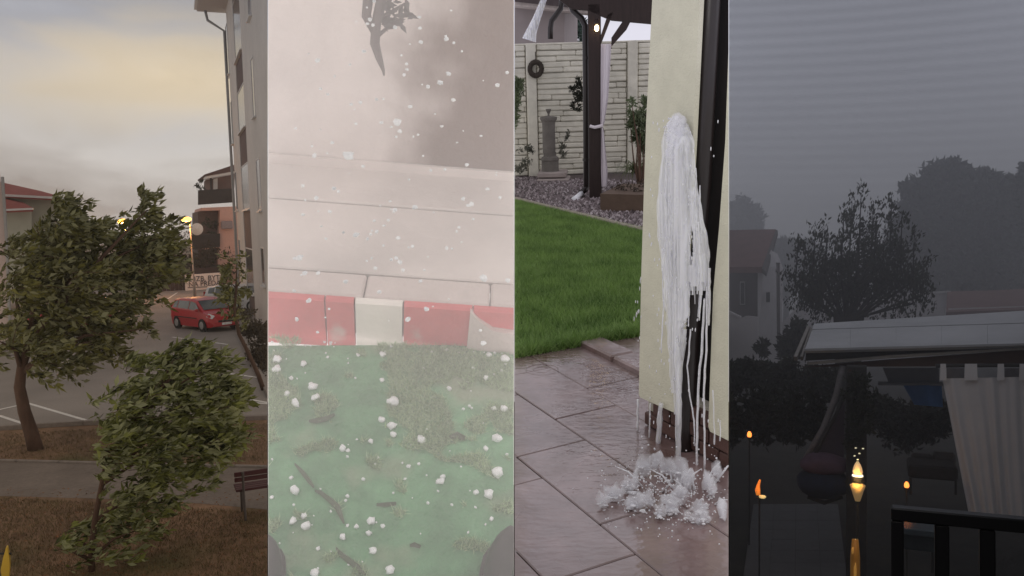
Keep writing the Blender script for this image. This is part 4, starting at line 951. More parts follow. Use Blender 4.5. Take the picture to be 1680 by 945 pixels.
# curtain
cm = mat('white_curtain', (.62, .57, .60), .9, .05, 3)
t = thing('tied_curtain', 'narrow white curtain tied to the dark pergola post', 'curtain', D(990, 300, Yq-.02))
rows = [(72, 986, 1003), (110, 985.5, 1001), (160, 985.5, 998), (200, 985, 992), (207, 985, 989), (215, 986, 991), (250, 986, 994), (280, 986, 997), (306, 987, 996)]
vs = []; fs = []; nc = 9
for (y, xa, xb) in rows:
    for j in range(nc):
        u = j/(nc-1); vs.append(D(xa+(xb-xa)*u, y, Yq-.03+.03*math.sin(u*9)))
for i in range(len(rows)-1):
    for j in range(nc-1): fs.append((i*nc+j, i*nc+j+1, (i+1)*nc+j+1, (i+1)*nc+j))
MB().add(vs, fs).build('cloth', cm, t, smooth=True)
MB().tube([D(968, 207, Yq-.02), D(976, 209, Yq-.04), D(989, 206, Yq-.06)], .02, 6).build('tie_band', cm, t)
# drainpipes
dp = mat('dark_drainpipe', (.022, .016, .015), .35, .15, 6, spec=.5)
Yd = G(962, 322).y-.1
t = thing('drainpipe', 'dark drainpipe beside the pergola post pouring water on the pebbles', 'drainpipe', G(962, 326))
MB().tube([D(936, -30, Yd), D(936, 5, Yd), D(940, 17, Yd), D(954, 30, Yd), D(960, 42, Yd), D(961, 120, Yd), D(962, 306, Yd), D(961, 311, Yd-.02), D(953, 316, Yd-.15)], .037, 14).build('pipe', dp, t, smooth=True)
for y in (95, 262): MB().tube([D(961.5, y-2, Yd), D(961.5, y+2, Yd)], .044, 14).build('clamp', dp, t)
t = thing('bent_drainpipe', 'short bent dark drainpipe under the neighbouring roof edge', 'drainpipe', D(903, 62, 12.2))
MB().tube([D(922, -4, 12.2), D(920, 14, 12.2), D(905, 34, 12.2), D(903, 46, 12.2), D(903, 64, 12.2)], .038, 12).build('pipe', dp, t, smooth=True)
# neighbouring house and tree
Yn = 17.0
t = thing('neighbour_house', 'beige neighbouring house wall and roof edge behind the cream wall', 'building', D(880, 120, Yn))
q = lambda pts, y=Yn: [D(a, b, y) for a, b in pts]
MB().prism([D(820, 140, Yn), D(926, 140, Yn), D(926, -30, Yn), D(820, -30, Yn)], (0, 5, 0)).build('wall', mat('beige_render', (.30, .26, .25), .9, .08, 3), t)
MB().prism([D(810, 6, Yn-.6), D(968, 22, Yn-.6), D(968, 16, Yn-.6), D(810, -1, Yn-.6)], (0, .7, 0)).build('eaves', mat('eaves_board', (.46, .40, .37), .8), t)
MB().prism([D(810, -1, Yn-.7), D(968, 16, Yn-.7), D(968, 2, Yn-.7), D(810, -14, Yn-.7)], (0, 5, .5)).build('roof', mat('dark_roof_tile2', (.07, .055, .055), .9, .3, 6), t)
t = bush('garden_tree', 'grey green tree seen behind the drainpipe and the cream wall', 'tree', D(940, 130, 24), [(935, 50, 12, 14, 1), (950, 45, 12, 14, 1), (928, 60, 9, 8, .5), (960, 62, 9, 12, .5)], 700, .13, 24, m=leafmat('distant_tree_leaves', (.03, .06, .05), (.12, .17, .14), (.16, .2, .17), 2))
# ---- water
def water_mat():
    m = bpy.data.materials.new('white_water'); m.use_nodes = True; n = m.node_tree.nodes; l = m.node_tree.links; b = n['Principled BSDF']
    b.inputs['Base Color'].default_value = (.93, .94, .97, 1); b.inputs['Roughness'].default_value = .5; b.inputs['Specular IOR Level'].default_value = .5
    tc = n.new('ShaderNodeTexCoord'); mp = n.new('ShaderNodeMapping'); mp.inputs['Scale'].default_value = (48, 48, 2.2); l.new(tc.outputs['Object'], mp.inputs[0])
    nz = n.new('ShaderNodeTexNoise'); nz.inputs['Scale'].default_value = 1; nz.inputs['Detail'].default_value = 4; l.new(mp.outputs[0], nz.inputs[0])
    mr = n.new('ShaderNodeMapRange'); mr.inputs[1].default_value = .3; mr.inputs[2].default_value = .62; mr.inputs[3].default_value = .25; mr.inputs[4].default_value = .80; l.new(nz.outputs[0], mr.inputs[0])
    l.new(mr.outputs[0], b.inputs['Alpha'])
    bp = n.new('ShaderNodeBump'); bp.inputs['Strength'].default_value = .3; bp.inputs['Distance'].default_value = .006; l.new(nz.outputs[0], bp.inputs['Height']); l.new(bp.outputs[0], b.inputs['Normal'])
    b.inputs['Subsurface Weight'].default_value = .5; b.inputs['Subsurface Radius'].default_value = (.05, .05, .06)
    return m
wm = water_mat(); foam = mat('foam', (.92, .92, .95), .55, .08, 30, .5, 90, alpha=.93)
ya = D(883, 40, 12.4)
t = thing('roof_water_jet', 'stream of rainwater shooting off the roof edge behind the wall', 'water', D(870, 60, 12.4))
MB().tube([D(897, -14, 12.4), D(889, 8, 12.4), D(880, 32, 12.4), D(872, 52, 12.4), D(868, 66, 12.4)], [.035, .045, .055, .075, .10], 10, caps=False).build('stream', wm, t, smooth=True)
t = thing('drain_outflow', 'white water running out of the drainpipe onto the pebbles', 'water', G(948, 330))
MB().tube([D(954, 317, Yd-.15), D(948, 323, Yd-.25), D(942, 330, Yd-.4)], [.03, .035, .05], 8).build('stream', foam, t, smooth=True)

# ---- the rendered house wall with its recess
a, b = G(1048, 650, .15), G(1196, 725, .15)
wd = (b-a); wd.z = 0; wd.normalize(); wn2 = Vector((wd.y, -wd.x, 0))
if wn2.dot(-a) < 0: wn2 = -wn2
WF = lambda x, y, o=0: PL(x, y, a+wn2*o, wn2)
stucco = mat('pale_yellow_stucco', (.66, .64, .50), .9, .06, 12, .0, 60, var2=.06, scale2=3)
n = stucco.node_tree.nodes; l = stucco.node_tree.links
tc = n.new('ShaderNodeTexCoord'); mp = n.new('ShaderNodeMapping'); mp.inputs['Scale'].default_value = (1, 1, 1.6); l.new(tc.outputs['Object'], mp.inputs[0])
vz = n.new('ShaderNodeTexNoise'); vz.inputs['Scale'].default_value = 85; vz.inputs['Detail'].default_value = 4; vz.inputs['Distortion'].default_value = .6; l.new(mp.outputs[0], vz.inputs[0])
bp = n.new('ShaderNodeBump'); bp.inputs['Strength'].default_value = .55; bp.inputs['Distance'].default_value = .006; l.new(vz.outputs[0], bp.inputs['Height']); l.new(bp.outputs[0], n['Principled BSDF'].inputs['Normal'])
hw = thing('rendered_wall', 'pale yellow stuccoed wall with dark slot and white water streaming down', 'wall', Vector((a.x, a.y, 0)))
MB().prism([WF(x, y) for x, y in [(1073, -60), (1070, 0), (1060, 200), (1052, 450), (1048, 648), (1050, 652), (1106, 677), (1118, 560), (1137, 230), (1148, 0), (1150, -60)]], -wn2*.02).build('wall_strip', stucco, hw)
MB().prism([WF(x, y) for x, y in [(1212, -60), (1197, 30), (1190, 230), (1180, 370), (1170, 480), (1162, 700), (1165, 708), (1197, 724), (1230, 740), (1240, -60)]], -wn2*.02).build('wall_strip', stucco, hw)
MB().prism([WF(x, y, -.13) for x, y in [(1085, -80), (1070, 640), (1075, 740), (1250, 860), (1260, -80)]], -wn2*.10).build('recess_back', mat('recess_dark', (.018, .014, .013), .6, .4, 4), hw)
brk = mat('brown_brick', (.11, .062, .052), .5, .3, 8, .3, 40, var2=.25, scale2=9)
for r in range(3):
    s = -.02+(r % 2)*.06
    while s < .62:
        MB().box(Vector((a.x, a.y, 0))+wd*(s+.058)-wn2*(.065+random.uniform(0, .004))+Vector((0, 0, .035+.062*r)), (.112, .05, .056), math.atan2(wd.y, wd.x), bev=.004).build('brick', brk, hw)
        s += .12
MB().box(Vector((a.x, a.y, 0))+wd*.3-wn2*.10+Vector((0, 0, .1)), (.66, .05, .2), math.atan2(wd.y, wd.x)).build('mortar', fj, hw)
MB().tube([WF(1168, -70, -.07), WF(1150, 300, -.07), WF(1131, 560, -.06), WF(1125, 700, -.05), WF(1122, 745, -.03)], .038, 14).build('downpipe', dp, hw, smooth=True)
# the gushing sheet: strands that fan out and fall
g0 = thing('water_gush', 'white water bursting from the wall top and streaming down the stucco', 'water', G(1100, 770))
Lp = [(190, 1104), (205, 1092), (225, 1087), (260, 1085), (300, 1080), (345, 1077), (390, 1079), (430, 1085), (480, 1089), (540, 1094), (600, 1098), (680, 1103)]
Rp = [(190, 1112), (205, 1130), (225, 1137), (260, 1138), (300, 1144), (345, 1152), (390, 1161), (430, 1165), (480, 1164), (520, 1158), (540, 1130), (600, 1120), (680, 1119)]
def itp(T, y):
    for (y0, x0), (y1, x1) in zip(T, T[1:]):
        if y <= y1: return x0+(x1-x0)*(y-y0)/(y1-y0)
    return T[-1][1]
ys = [190+(680-190)*i/70 for i in range(71)]; nc = 30
for layer, (ins, off, y_end) in enumerate(((0, .0, 640), (3, .006, 690), (6.5, .013, 600), (10, .02, 520))):
    vs = []; fs = []; S9 = layer*17.3
    for i, y in enumerate(ys):
        xl, xr = itp(Lp, y)+ins+3.5*noise.noise(Vector((y*.04, 1, S9))), itp(Rp, y)-ins+3.5*noise.noise(Vector((y*.04, 5, S9)))
        if xr < xl+2: xr = xl+2
        for j in range(nc):
            u = j/(nc-1); x = xl+(xr-xl)*u
            d = .008+off+.045*math.sin(math.pi*u)**.8*min(1, (y-185)/60)*(1.15-.5*(y-190)/490)+.008*noise.noise(Vector((x*.12, y*.010, S9)))
            vs.append(WF(x, y, max(.006, d)))
    def hole(i, j):
        y = ys[i]; u = j/(nc-1); xl, xr = itp(Lp, y)+ins, itp(Rp, y)-ins; x = xl+(xr-xl)*u
        if y > y_end: return True
        if abs(x-1133) < 3.2*max(0, 1-abs(y-402)/32)**.5 and abs(y-402) < 32: return True
        return y > 440 and 1132+3*noise.noise(Vector((y*.05, 2, 0)))-(y-440)*.05 < x < 1158 and y > 470+20*noise.noise(Vector((x*.3, 0, 0)))
    for i in range(len(ys)-1):
        for j in range(nc-1):
            if not hole(i, j): fs.append((i*nc+j, i*nc+j+1, (i+1)*nc+j+1, (i+1)*nc+j))
    MB().add(vs, fs).build('falling_sheet', wm, g0, smooth=True)
mb = MB()
for k in range(260):
    a0 = random.uniform(0, 6.28); q = random.random()**.5*(1+.45*math.sin(a0*3+1)*math.cos(a0*5)); x = 1109+math.cos(a0)*18*q; y = 216+math.sin(a0)*28*q; r = random.uniform(.0015, .005)*(1.15-.6*q)
    mb.blob(WF(x, y, .02+random.uniform(0, .05)*(1-q)), (r*random.uniform(.8, 1.4), r, r*random.uniform(.9, 2.2)), 1, .6, 2.5, k)
fo = mb.build('foam_head', foam, g0, smooth=True); fo['kind'] = 'stuff'
def strand(pts, r, name='stream', m=wm, seg=8):
    P = []
    for i in range(len(pts)-1):
        for k in range(6):
            u = k/6; x = pts[i][0]+(pts[i+1][0]-pts[i][0])*u; y = pts[i][1]+(pts[i+1][1]-pts[i][1])*u
            P.append((x+1.2*noise.noise(Vector((y*.07, x*.01, r*99))), y, pts[i][2] if len(pts[i]) > 2 else .02))
    P = [WF(x, y, o) for x, y, o in P]
    rr = [r*(.75+.5*abs(noise.noise(Vector((i*.35, r*50, pts[0][0]))))) for i in range(len(P))]
    MB().tube(P, rr, seg).build(name, m, g0, smooth=True)
strand([(1084, 662), (1082, 700), (1077, 760), (1075, 812)], .0115)
strand([(1112, 560, .05), (1113, 640, .05), (1113, 700, .04), (1113, 764, .03)], .0135)
strand([(1156, 490), (1152, 560), (1147, 620), (1144, 690), (1143, 770), (1142, 800)], .0055, m=foam)
strand([(1160, 470), (1159, 560), (1155, 650), (1156, 720), (1156, 780)], .0045, m=foam)
strand([(1133, 540), (1128, 600), (1132, 650), (1139, 690), (1140, 740)], .0035, m=foam)
strand([(1146, 520), (1150, 470), (1148, 430)], .006)
strand([(1163, 440), (1164, 500), (1161, 540)], .006)
strand([(1170, 640), (1172, 700), (1172, 735)], .0035); strand([(1182, 690), (1181, 730)], .003)
strand([(1067, 662), (1064, 730)], .004); strand([(1047, 655), (1045, 720)], .006)
for k in range(34):
    x = random.uniform(1084, 1158); y = random.uniform(240, 420); L = random.uniform(60, 190)
    strand([(x, y, .065), (x+random.uniform(-4, 4), y+L*.5, .055), (x+random.uniform(-5, 5), y+L, .04)], random.uniform(.001, .0032))
# drops flying off
mb = MB()
for k in range(120):
    x = random.gauss(1095, 35); y = random.uniform(190, 720); 
    if 1062 < x < 1190: mb.blob(WF(x, y, random.uniform(.05, .16)), (.0022, .0022, .004+random.random()*.006), 1, 0)
for k in range(14):
    mb.blob(WF(random.uniform(1040, 1052), random.uniform(455, 560), .03), (.002, .002, .005+random.random()*.01), 1, .3)
dr = mb.build('droplets', foam, g0, smooth=True); dr['kind'] = 'stuff'
# splash on the slabs: ragged crown of thin sheets and drops
mb = MB()
cx_, n_ = G(1095, 806), 0
sp = [(1055, 782, 16, 7, .05), (1075, 778, 12, 8, .06), (1095, 785, 14, 7, .05), (1115, 792, 16, 8, .06), (1128, 806, 12, 10, .06), (1008, 822, 18, 7, .03), (990, 832, 12, 5, .02), (1032, 808, 16, 5, .03), (1043, 803, 5, 5, .05), (1045, 838, 18, 8, .03), (1062, 832, 12, 7, .03), (1098, 842, 20, 9, .03), (1115, 826, 14, 8, .04), (1085, 850, 12, 5, .02), (1148, 845, 14, 7, .02), (1160, 808, 10, 9, .05), (1168, 818, 8, 6, .04), (1150, 860, 16, 6, .02), (1184, 850, 8, 12, .04), (1175, 790, 8, 8, .05), (1132, 858, 12, 4, .02)]
for k, (x, y, rx, ry, zz) in enumerate(sp):
    g = G(x, y); s_ = (g-Vector((0, 0, B.h))).length/FPX
    for q in range(14):
        px, py = random.gauss(x, rx*.42), random.gauss(y, ry*.5); g = G(px, py); r = abs(random.gauss(0, 1))*rx*.075*s_+.002
        mb.blob(g+Vector((0, 0, random.uniform(0, zz)+.004)), (r*random.uniform(.9, 2.4), r*random.uniform(.6, 1.2), r*random.uniform(.35, .9)), 2 if r > .006 else 1, .7, 2.2, k*31+q)
for k in range(18):                            # thin crown spikes thrown outwards
    a0 = random.uniform(0, 6.28); c = G(random.choice([1078, 1113, 1143]), random.uniform(795, 815)); d = Vector((math.cos(a0), math.sin(a0), 0)); L = random.uniform(.03, .11)
    p = c+d*random.uniform(.03, .10)
    mb.tube([p, p+d*L*.5+Vector((0, 0, L*.55)), p+d*L+Vector((0, 0, L*.75))], [.005, .0035, .0012], 5)
for k in range(520):
    px, py = random.gauss(1095, 48), random.gauss(822, 30); 
    if px > 1193: continue
    mb.blob(G(px, py)+Vector((0, 0, abs(random.gauss(0, .05))+.003)), random.uniform(.0015, .004), 1, .2)
tag(mb.build('water_splash', foam, smooth=True), kind='stuff')

# spray: real mist held in small irregular puffs round the splash and the source
mv = bpy.data.materials.new('spray_mist'); mv.use_nodes = True; n = mv.node_tree.nodes; n.remove(n['Principled BSDF'])
v = n.new('ShaderNodeVolumePrincipled'); v.inputs['Density'].default_value = 42; v.inputs['Color'].default_value = (.97, .97, 1, 1); mv.node_tree.links.new(v.outputs[0], n['Material Output'].inputs['Volume'])
mb = MB()
for k, (x, y, rx, ry, zz) in enumerate(sp):
    g = G(x, y); s_ = (g-Vector((0, 0, B.h))).length/FPX
    mb.blob(g+Vector((0, 0, .02+zz*.5)), (rx*s_*.95, ry*s_*1.3, .016+zz*.55), 2, .9, 1.7, 900+k)
for k in range(9):
    mb.blob(WF(1109+random.uniform(-10, 10), 198+k*9, .05), (.026, .026, .028), 2, .8, 1.7, 950+k)
tag(mb.build('spray_mist', mv, smooth=True), kind='stuff')

# =================================================================== 4: dark garden at dusk, storm
use(3)
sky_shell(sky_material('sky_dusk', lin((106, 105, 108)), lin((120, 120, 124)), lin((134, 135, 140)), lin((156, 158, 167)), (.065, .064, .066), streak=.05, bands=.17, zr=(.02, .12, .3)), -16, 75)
haze(4.5, 158, -9, 74, .0105, (.68, .68, .71))
dg_ = mat('dark_ground', (.022, .02, .016), .9, .4, 2, .4, 20, var2=.3)
struct(MB().sheet([(-60, .6, 0), (120, .6, 0), (120, 165, 0), (-60, 165, 0)]), 'ground', dg_)
pth = mat('grey_paving', (.085, .085, .09), .7, .15, 5, .2, 30)
pw = thing('garden_path', None, None, G(1300, 900)); pw['kind'] = 'structure'
q = [G(1236, 829, .02), G(1375, 829, .02), G(1396, 1000, .02), G(1212, 1000, .02)]
nr, ncx = 9, 4
for r in range(nr):
    for c in range(ncx):
        P4 = []
        for (u, v) in ((c/ncx, r/nr), ((c+1)/ncx, r/nr), ((c+1)/ncx, (r+1)/nr), (c/ncx, (r+1)/nr)):
            A_ = q[0].lerp(q[1], u); B_ = q[3].lerp(q[2], u); P4.append(A_.lerp(B_, v))
        ce = sum(P4, Vector())/4; P4 = [ce+(p-ce)*.988 for p in P4]
        MB().prism(P4, (0, 0, .025+random.uniform(-.002, .002))).build('paving_slab', pth, pw)
dl = leafmat('dusk_hedge_leaves', (.012, .014, .009), (.04, .044, .028), (.025, .026, .018), 1)
dl2 = leafmat('dusk_tree_leaves', (.018, .024, .022), (.05, .06, .055), (.05, .06, .055), 1)
dbk = mat('dusk_bark', (.02, .018, .016), .9, .3, 5)
def mass(name, label, cat, y, blobs, per, size, m, trunk=None, lv=(0, 0, 1), align=.3, dep=.8, group=None, clump=.3, stretch=1.3, shell=.2):
    x, yy = blobs[0][0], max(b[1]+b[3] for b in blobs)
    t = thing(name, label, cat, Vector((D(x, yy, y).x, y, 0)), group=group)
    bl = [(D(a, b, y+random.uniform(-.3, .3)), (c/FPX*y, max(.4, c/FPX*y*dep), d/FPX*y), w) for a, b, c, d, w in blobs]
    V, F = leaves(bl, per, size, lv, align, clump, .5, stretch, shell); from_np('crown' if trunk else 'foliage', V, F, m, t)
    if trunk:
        r0, tops = trunk; f = Vector((D(x, yy, y).x, y, 0)); hd = D(*tops[0], y)
        MB().tube([f, f.lerp(hd, .55), hd], [r0, r0*.7, r0*.3], 8).build('trunk', dbk, t)
        for tp in tops[1:]:
            q_ = D(*tp, y); MB().tube([f.lerp(hd, .45), f.lerp(q_, .75)+Vector((0, 0, .1)), q_], [r0*.45, r0*.3, r0*.1], 6).build('limb', dbk, t)
    return t
# far trees
mass('far_tree', 'faint rounded tree far behind the roof of the left house', 'tree', 120, [(1212, 355, 26, 30, 1.2), (1228, 372, 24, 30, 1), (1205, 395, 24, 30, 1), (1236, 400, 18, 22, .6)], 1500, .9, dl2, (.5, [(1212, 360)]))
mass('far_tree', 'faint far hedge of trees between left house and front tree', 'tree', 100, [(1290, 410, 18, 20, .8), (1300, 440, 22, 30, 1), (1325, 430, 20, 30, .8), (1285, 460, 16, 30, .8)], 1200, .7, dl2, (.4, [(1290, 420)]))
mass('tall_tree', 'broad tall hazy tree behind the front tree, highest on the right', 'tree', 62,
     [(1552, 310, 36, 40, 1.6), (1520, 350, 40, 50, 1.8), (1500, 315, 16, 20, .4), (1620, 330, 36, 40, 1.6), (1570, 380, 60, 60, 3), (1640, 400, 45, 60, 2.4), (1500, 420, 40, 60, 2), (1600, 450, 80, 50, 3.2), (1655, 335, 18, 34, .8), (1560, 285, 18, 16, .45), (1535, 300, 14, 14, .3), (1612, 300, 14, 14, .3), (1648, 308, 10, 10, .2), (1490, 470, 36, 36, 1.2), (1540, 470, 50, 40, 2)],
     1900, .5, dl2, (.5, [(1560, 330), (1500, 340), (1620, 340), (1655, 350), (1520, 300)]), clump=.24)
mass('edge_tree', 'dark tree edge just entering at the right border', 'tree', 58, [(1684, 320, 12, 40, 1), (1688, 400, 18, 60, 1.4), (1690, 285, 10, 20, .4)], 1200, .45, dl2, (.4, [(1684, 330)]))
# left house
Y = 38.0
pq = lambda pts, y=38.0: [D(a, b, y) for a, b in pts]
hr = mat('dusk_roof_tile', (.13, .075, .07), .9, .2, 2, .4, 10); hwm = mat('dusk_white_render', (.42, .40, .41), .9, .1, 1); hdk = mat('dusk_shaded_wall_dark_trim', (.09, .08, .08), .9, .15, 1)
t = thing('gabled_house', 'gabled house with reddish roof and pale gable wall at the left', 'building', D(1235, 580, Y))
MB().prism([D(1180, 438, Y-1), D(1250, 438, Y-1), D(1273, 376, Y+3), D(1180, 378, Y+3)], (0, .1, -.25)).build('roof', hr, t)
MB().prism([D(1271, 376, Y+3), D(1276, 378, Y+3), D(1257, 446, Y-1.1), D(1250, 440, Y-1.1)], (0, .1, -.2)).build('verge', hdk, t)
MB().prism(pq([(1180, 600), (1243, 600), (1243, 439), (1180, 439)]), (0, 3, 0)).build('wall', hdk, t)  # front wall: its shade is put into the dark colour
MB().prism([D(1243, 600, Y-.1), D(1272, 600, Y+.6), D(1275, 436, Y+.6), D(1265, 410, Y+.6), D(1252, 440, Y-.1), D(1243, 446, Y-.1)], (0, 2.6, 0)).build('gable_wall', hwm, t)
for (x, y0, y1) in ((1218, 462, 500), (1260, 478, 497)):
    f = MB().prism(pq([(x-4, y1), (x+4, y1), (x+4, y0), (x-4, y0)], Y-.2), (0, .1, 0)).build('window', hwm, t)
    MB().prism(pq([(x-3, y1-1.5), (x+3, y1-1.5), (x+3, y0+1.5), (x-3, y0+1.5)], Y-.25), (0, .1, 0)).build('pane', mat('dusk_glass', (.015, .015, .016), .2), f)
t = thing('chimney_pole', 'thin dark upright pole beside the gable wall of the left house', 'pole', D(1278, 580, 37))
MB().tube([D(1278, 590, 37), D(1277, 520, 37), D(1276.5, 433, 37)], .07, 8).build('pole', hdk, t)
MB().tube([D(1276.5, 433, 37), D(1276.5, 431, 37)], .09, 8).build('cap', hdk, t)
t = thing('garden_wall', 'low pale garden wall in front of the gabled house', 'wall', D(1220, 585, 30))
MB().prism([D(1180, 600, 30), D(1243, 600, 30), D(1243, 520, 30), D(1225, 518, 30), D(1214, 522, 30), D(1180, 506, 30)], (0, .3, 0)).build('wall', hwm, t)
MB().prism([D(1180, 507, 29.95), D(1214, 523, 29.95), D(1214, 519, 29.95), D(1180, 503, 29.95)], (0, .4, 0)).build('coping', hwm, t)
t = thing('far_wall', 'long pale wall behind the foot of the front tree', 'wall', D(1420, 560, 45))
MB().prism([D(1282, 600, 45), D(1560, 600, 45), D(1560, 478, 45), D(1470, 484, 45), D(1345, 484, 45), D(1325, 484, 45), D(1300, 512, 45), D(1282, 530, 45)], (0, .4, 0)).build('wall', hwm, t)
MB().prism([D(1440, 486, 44.9), D(1560, 480, 44.9), D(1560, 477, 44.9), D(1440, 483, 44.9)], (0, .6, 0)).build('coping', hwm, t)
t = thing('low_roof_house', 'low dark brown roof in front of the tall hazy tree', 'building', D(1620, 560, 42))
MB().prism([D(1552, 512, 42), D(1740, 505, 42), D(1740, 470, 45), D(1640, 476, 45), D(1554, 478, 45)], (0, .1, -.3)).build('roof', hr, t)
MB().prism([D(1556, 560, 42.3), D(1740, 560, 42.3), D(1740, 500, 42.3), D(1556, 506, 42.3)], (0, 4, 0)).build('wall', hwm, t)
mass('garden_shrub', 'dark shrub growing against the pole beside the left house', 'shrub', 26, [(1305, 560, 14, 24, 1), (1312, 540, 10, 14, .5), (1290, 572, 14, 16, .7), (1250, 572, 6, 12, .3)], 700, .18, dl, None)
# front tree: fan of upright branches
Yt = 24.0
t = thing('front_tree', 'dark tree of upright fanning branches above the white canopy roof', 'tree', D(1390, 560, Yt))
mb_f = D(1388, 545, Yt)
stems = [(1310, 390), (1322, 405), (1338, 376), (1358, 370), (1385, 345), (1398, 332), (1413, 318), (1433, 332), (1438, 350), (1463, 322), (1480, 350), (1500, 380), (1515, 430), (1320, 455), (1350, 420), (1370, 400), (1420, 380), (1450, 400), (1475, 400), (1335, 470), (1500, 455)]
pts_ = []
for (x, y) in stems:
    e = D(x, y, Yt+random.uniform(-1, 1)); bz = D(1370+ (x-1310)*.22, 520, Yt); m1 = bz.lerp(e, .5)+Vector(((x-1400)/FPX*Yt*.35, 0, -.15))
    MB().tube([Vector((mb_f.x, Yt, 0))+Vector(((x-1400)*.0015, 0, 0)), bz, m1, e], [.06, .045, .028, .008], 6).build('limb', dbk, t)
    for u in [.25, .4, .5, .6, .7, .8, .9, .97]:
        p = (bz.lerp(m1, u*2) if u < .5 else m1.lerp(e, u*2-1)); w = 1.2 if u < .75 else .55
        pts_.append((p, (.30*w+.05, .35, .40*w+.06), .30*w+.04))
V, F = leaves(pts_, 150, .12, (.25, 0, 1), .75, .45, .42, 1.8, .05)
from_np('crown', V, F, dl, t)
V, F = leaves([(D(x, y, Yt), (rx/FPX*Yt, .9, ry/FPX*Yt), w) for x, y, rx, ry, w in [(1400, 440, 42, 34, 1.2), (1445, 425, 36, 36, 1.0), (1395, 475, 40, 18, .7), (1470, 450, 28, 28, .6), (1350, 450, 24, 28, .5)]], 650, .12, (.2, 0, 1), .6, .25, .42, 1.6, .1)
from_np('inner_foliage', V, F, dl, t)
# canopy roof
Yr = 12.8
cr = mat('canopy_white_panel', (.29, .29, .30), .5, .08, 3, .05, 20, var2=.12, scale2=.8); cd = mat('canopy_dark', (.03, .028, .027), .7)
t = thing('canopy', 'pale sloping canopy roof over the terrace with dark fascia beam', 'canopy', D(1500, 600, Yr))
Pn = lambda x, y, d: D(x, y, d)
xs = [1320, 1395, 1470, 1545, 1620, 1730]
fy = lambda x: 574-(x-1320)*.026; by = lambda x: 541-(x-1330)*.030; ty = lambda x: 531-(x-1335)*.062
for xa, xb in zip(xs, xs[1:]):
    xa2, xb2 = xa+(1330-xa)*0+ (12 if xa == 1320 else 0), xb
    MB().prism([Pn(xa+.15, fy(xa), Yr), Pn(xb-.15, fy(xb), Yr), Pn(xb2-.15, by(xb2), Yr+2.2), Pn(xa2+.15, by(xa2), Yr+2.2)], (0, .02, -.05)).build('roof_panel', cr, t)
MB().prism([Pn(1332, 540, Yr+2.2), Pn(1730, by(1730)-1, Yr+2.2), Pn(1730, ty(1730), Yr+3.4), Pn(1336, 531, Yr+3.4)], (0, .02, -.05)).build('upper_panel', cr, t)
MB().prism([Pn(1319, 576, Yr-.05), Pn(1730, fy(1730)+2, Yr-.05), Pn(1730, fy(1730)-1.5, Yr-.05), Pn(1319, 572, Yr-.05)], (0, .12, 0)).build('gutter', cr, t)
MB().prism([Pn(1321, 592, Yr+.1), Pn(1730, 570, Yr+.1), Pn(1730, 562, Yr+.1), Pn(1322, 578, Yr+.1)], (0, .12, 0)).build('fascia', cd, t)
MB().prism([Pn(1325, 599, Yr), Pn(1460, 588, Yr), Pn(1730, 571, Yr), Pn(1730, 567, Yr), Pn(1460, 583, Yr), Pn(1325, 594.5, Yr)], (0, .10, 0)).build('edge_rail', mat('grey_rail', (.17, .155, .14), .6), t)
MB().prism([Pn(1315, 602, Yr+.14), Pn(1730, 601, Yr+.14), Pn(1730, 571, Yr+.14), Pn(1460, 590, Yr+.14)], (0, .1, 0)).build('beam', mat('brown_beam', (.075, .045, .035), .8, .2, 3), t)
MB().prism([Pn(1302, 585, Yr+.3), Pn(1308, 585, Yr+.3), Pn(1329, 536, Yr+2.2), Pn(1324, 534, Yr+2.2)], (0, .05, -.06)).build('side_trim', mat('grey_rail', (.17, .155, .14)), t)
MB().prism([Pn(1313, 585, Yr+.2), Pn(1317, 585, Yr+.2), Pn(1333, 540, Yr+2.2), Pn(1330, 536, Yr+2.2)], (0, .05, -.06)).build('side_trim', mat('grey_rail', (.17, .155, .14)), t)
pfx = D(1405, 600, 12.6)
MB().box((pfx.x, 12.7, pfx.z/2), (.26, .2, pfx.z), bev=.01).build('post', cd, t)
t2 = mass('climbing_plant', 'dark climbing plant covering the terrace post above the lit lantern', 'plant', 12.45, [(1405, 640, 20, 30, 1), (1410, 690, 18, 30, 1), (1400, 720, 12, 16, .5), (1424, 668, 9, 26, .5)], 420, .07, dl, None)
# dark hedges of the garden
for k, (lb, yd, bl) in enumerate([
    ('dark hedge at the left below the garden wall', 19, [(1200, 620, 20, 26, 1), (1225, 615, 24, 24, 1.2), (1260, 620, 24, 26, 1.2), (1295, 618, 22, 24, 1.2), (1330, 625, 22, 26, 1.2), (1360, 630, 18, 28, 1)]),
    ('dark low bushes around the small orange candle at the left', 15, [(1200, 690, 20, 40, 1.4), (1250, 680, 24, 44, 1.8), (1300, 690, 22, 44, 1.6), (1340, 690, 12, 40, .9)]),
    ('dark bushes under the canopy behind the hanging lantern', 18, [(1440, 680, 24, 26, 1.2), (1480, 700, 26, 36, 1.4), (1530, 690, 28, 30, 1.6)])]):
    mass('dark_hedge', lb, 'hedge', yd, bl, 900, .13, dl, None, group='dark hedges of the garden')
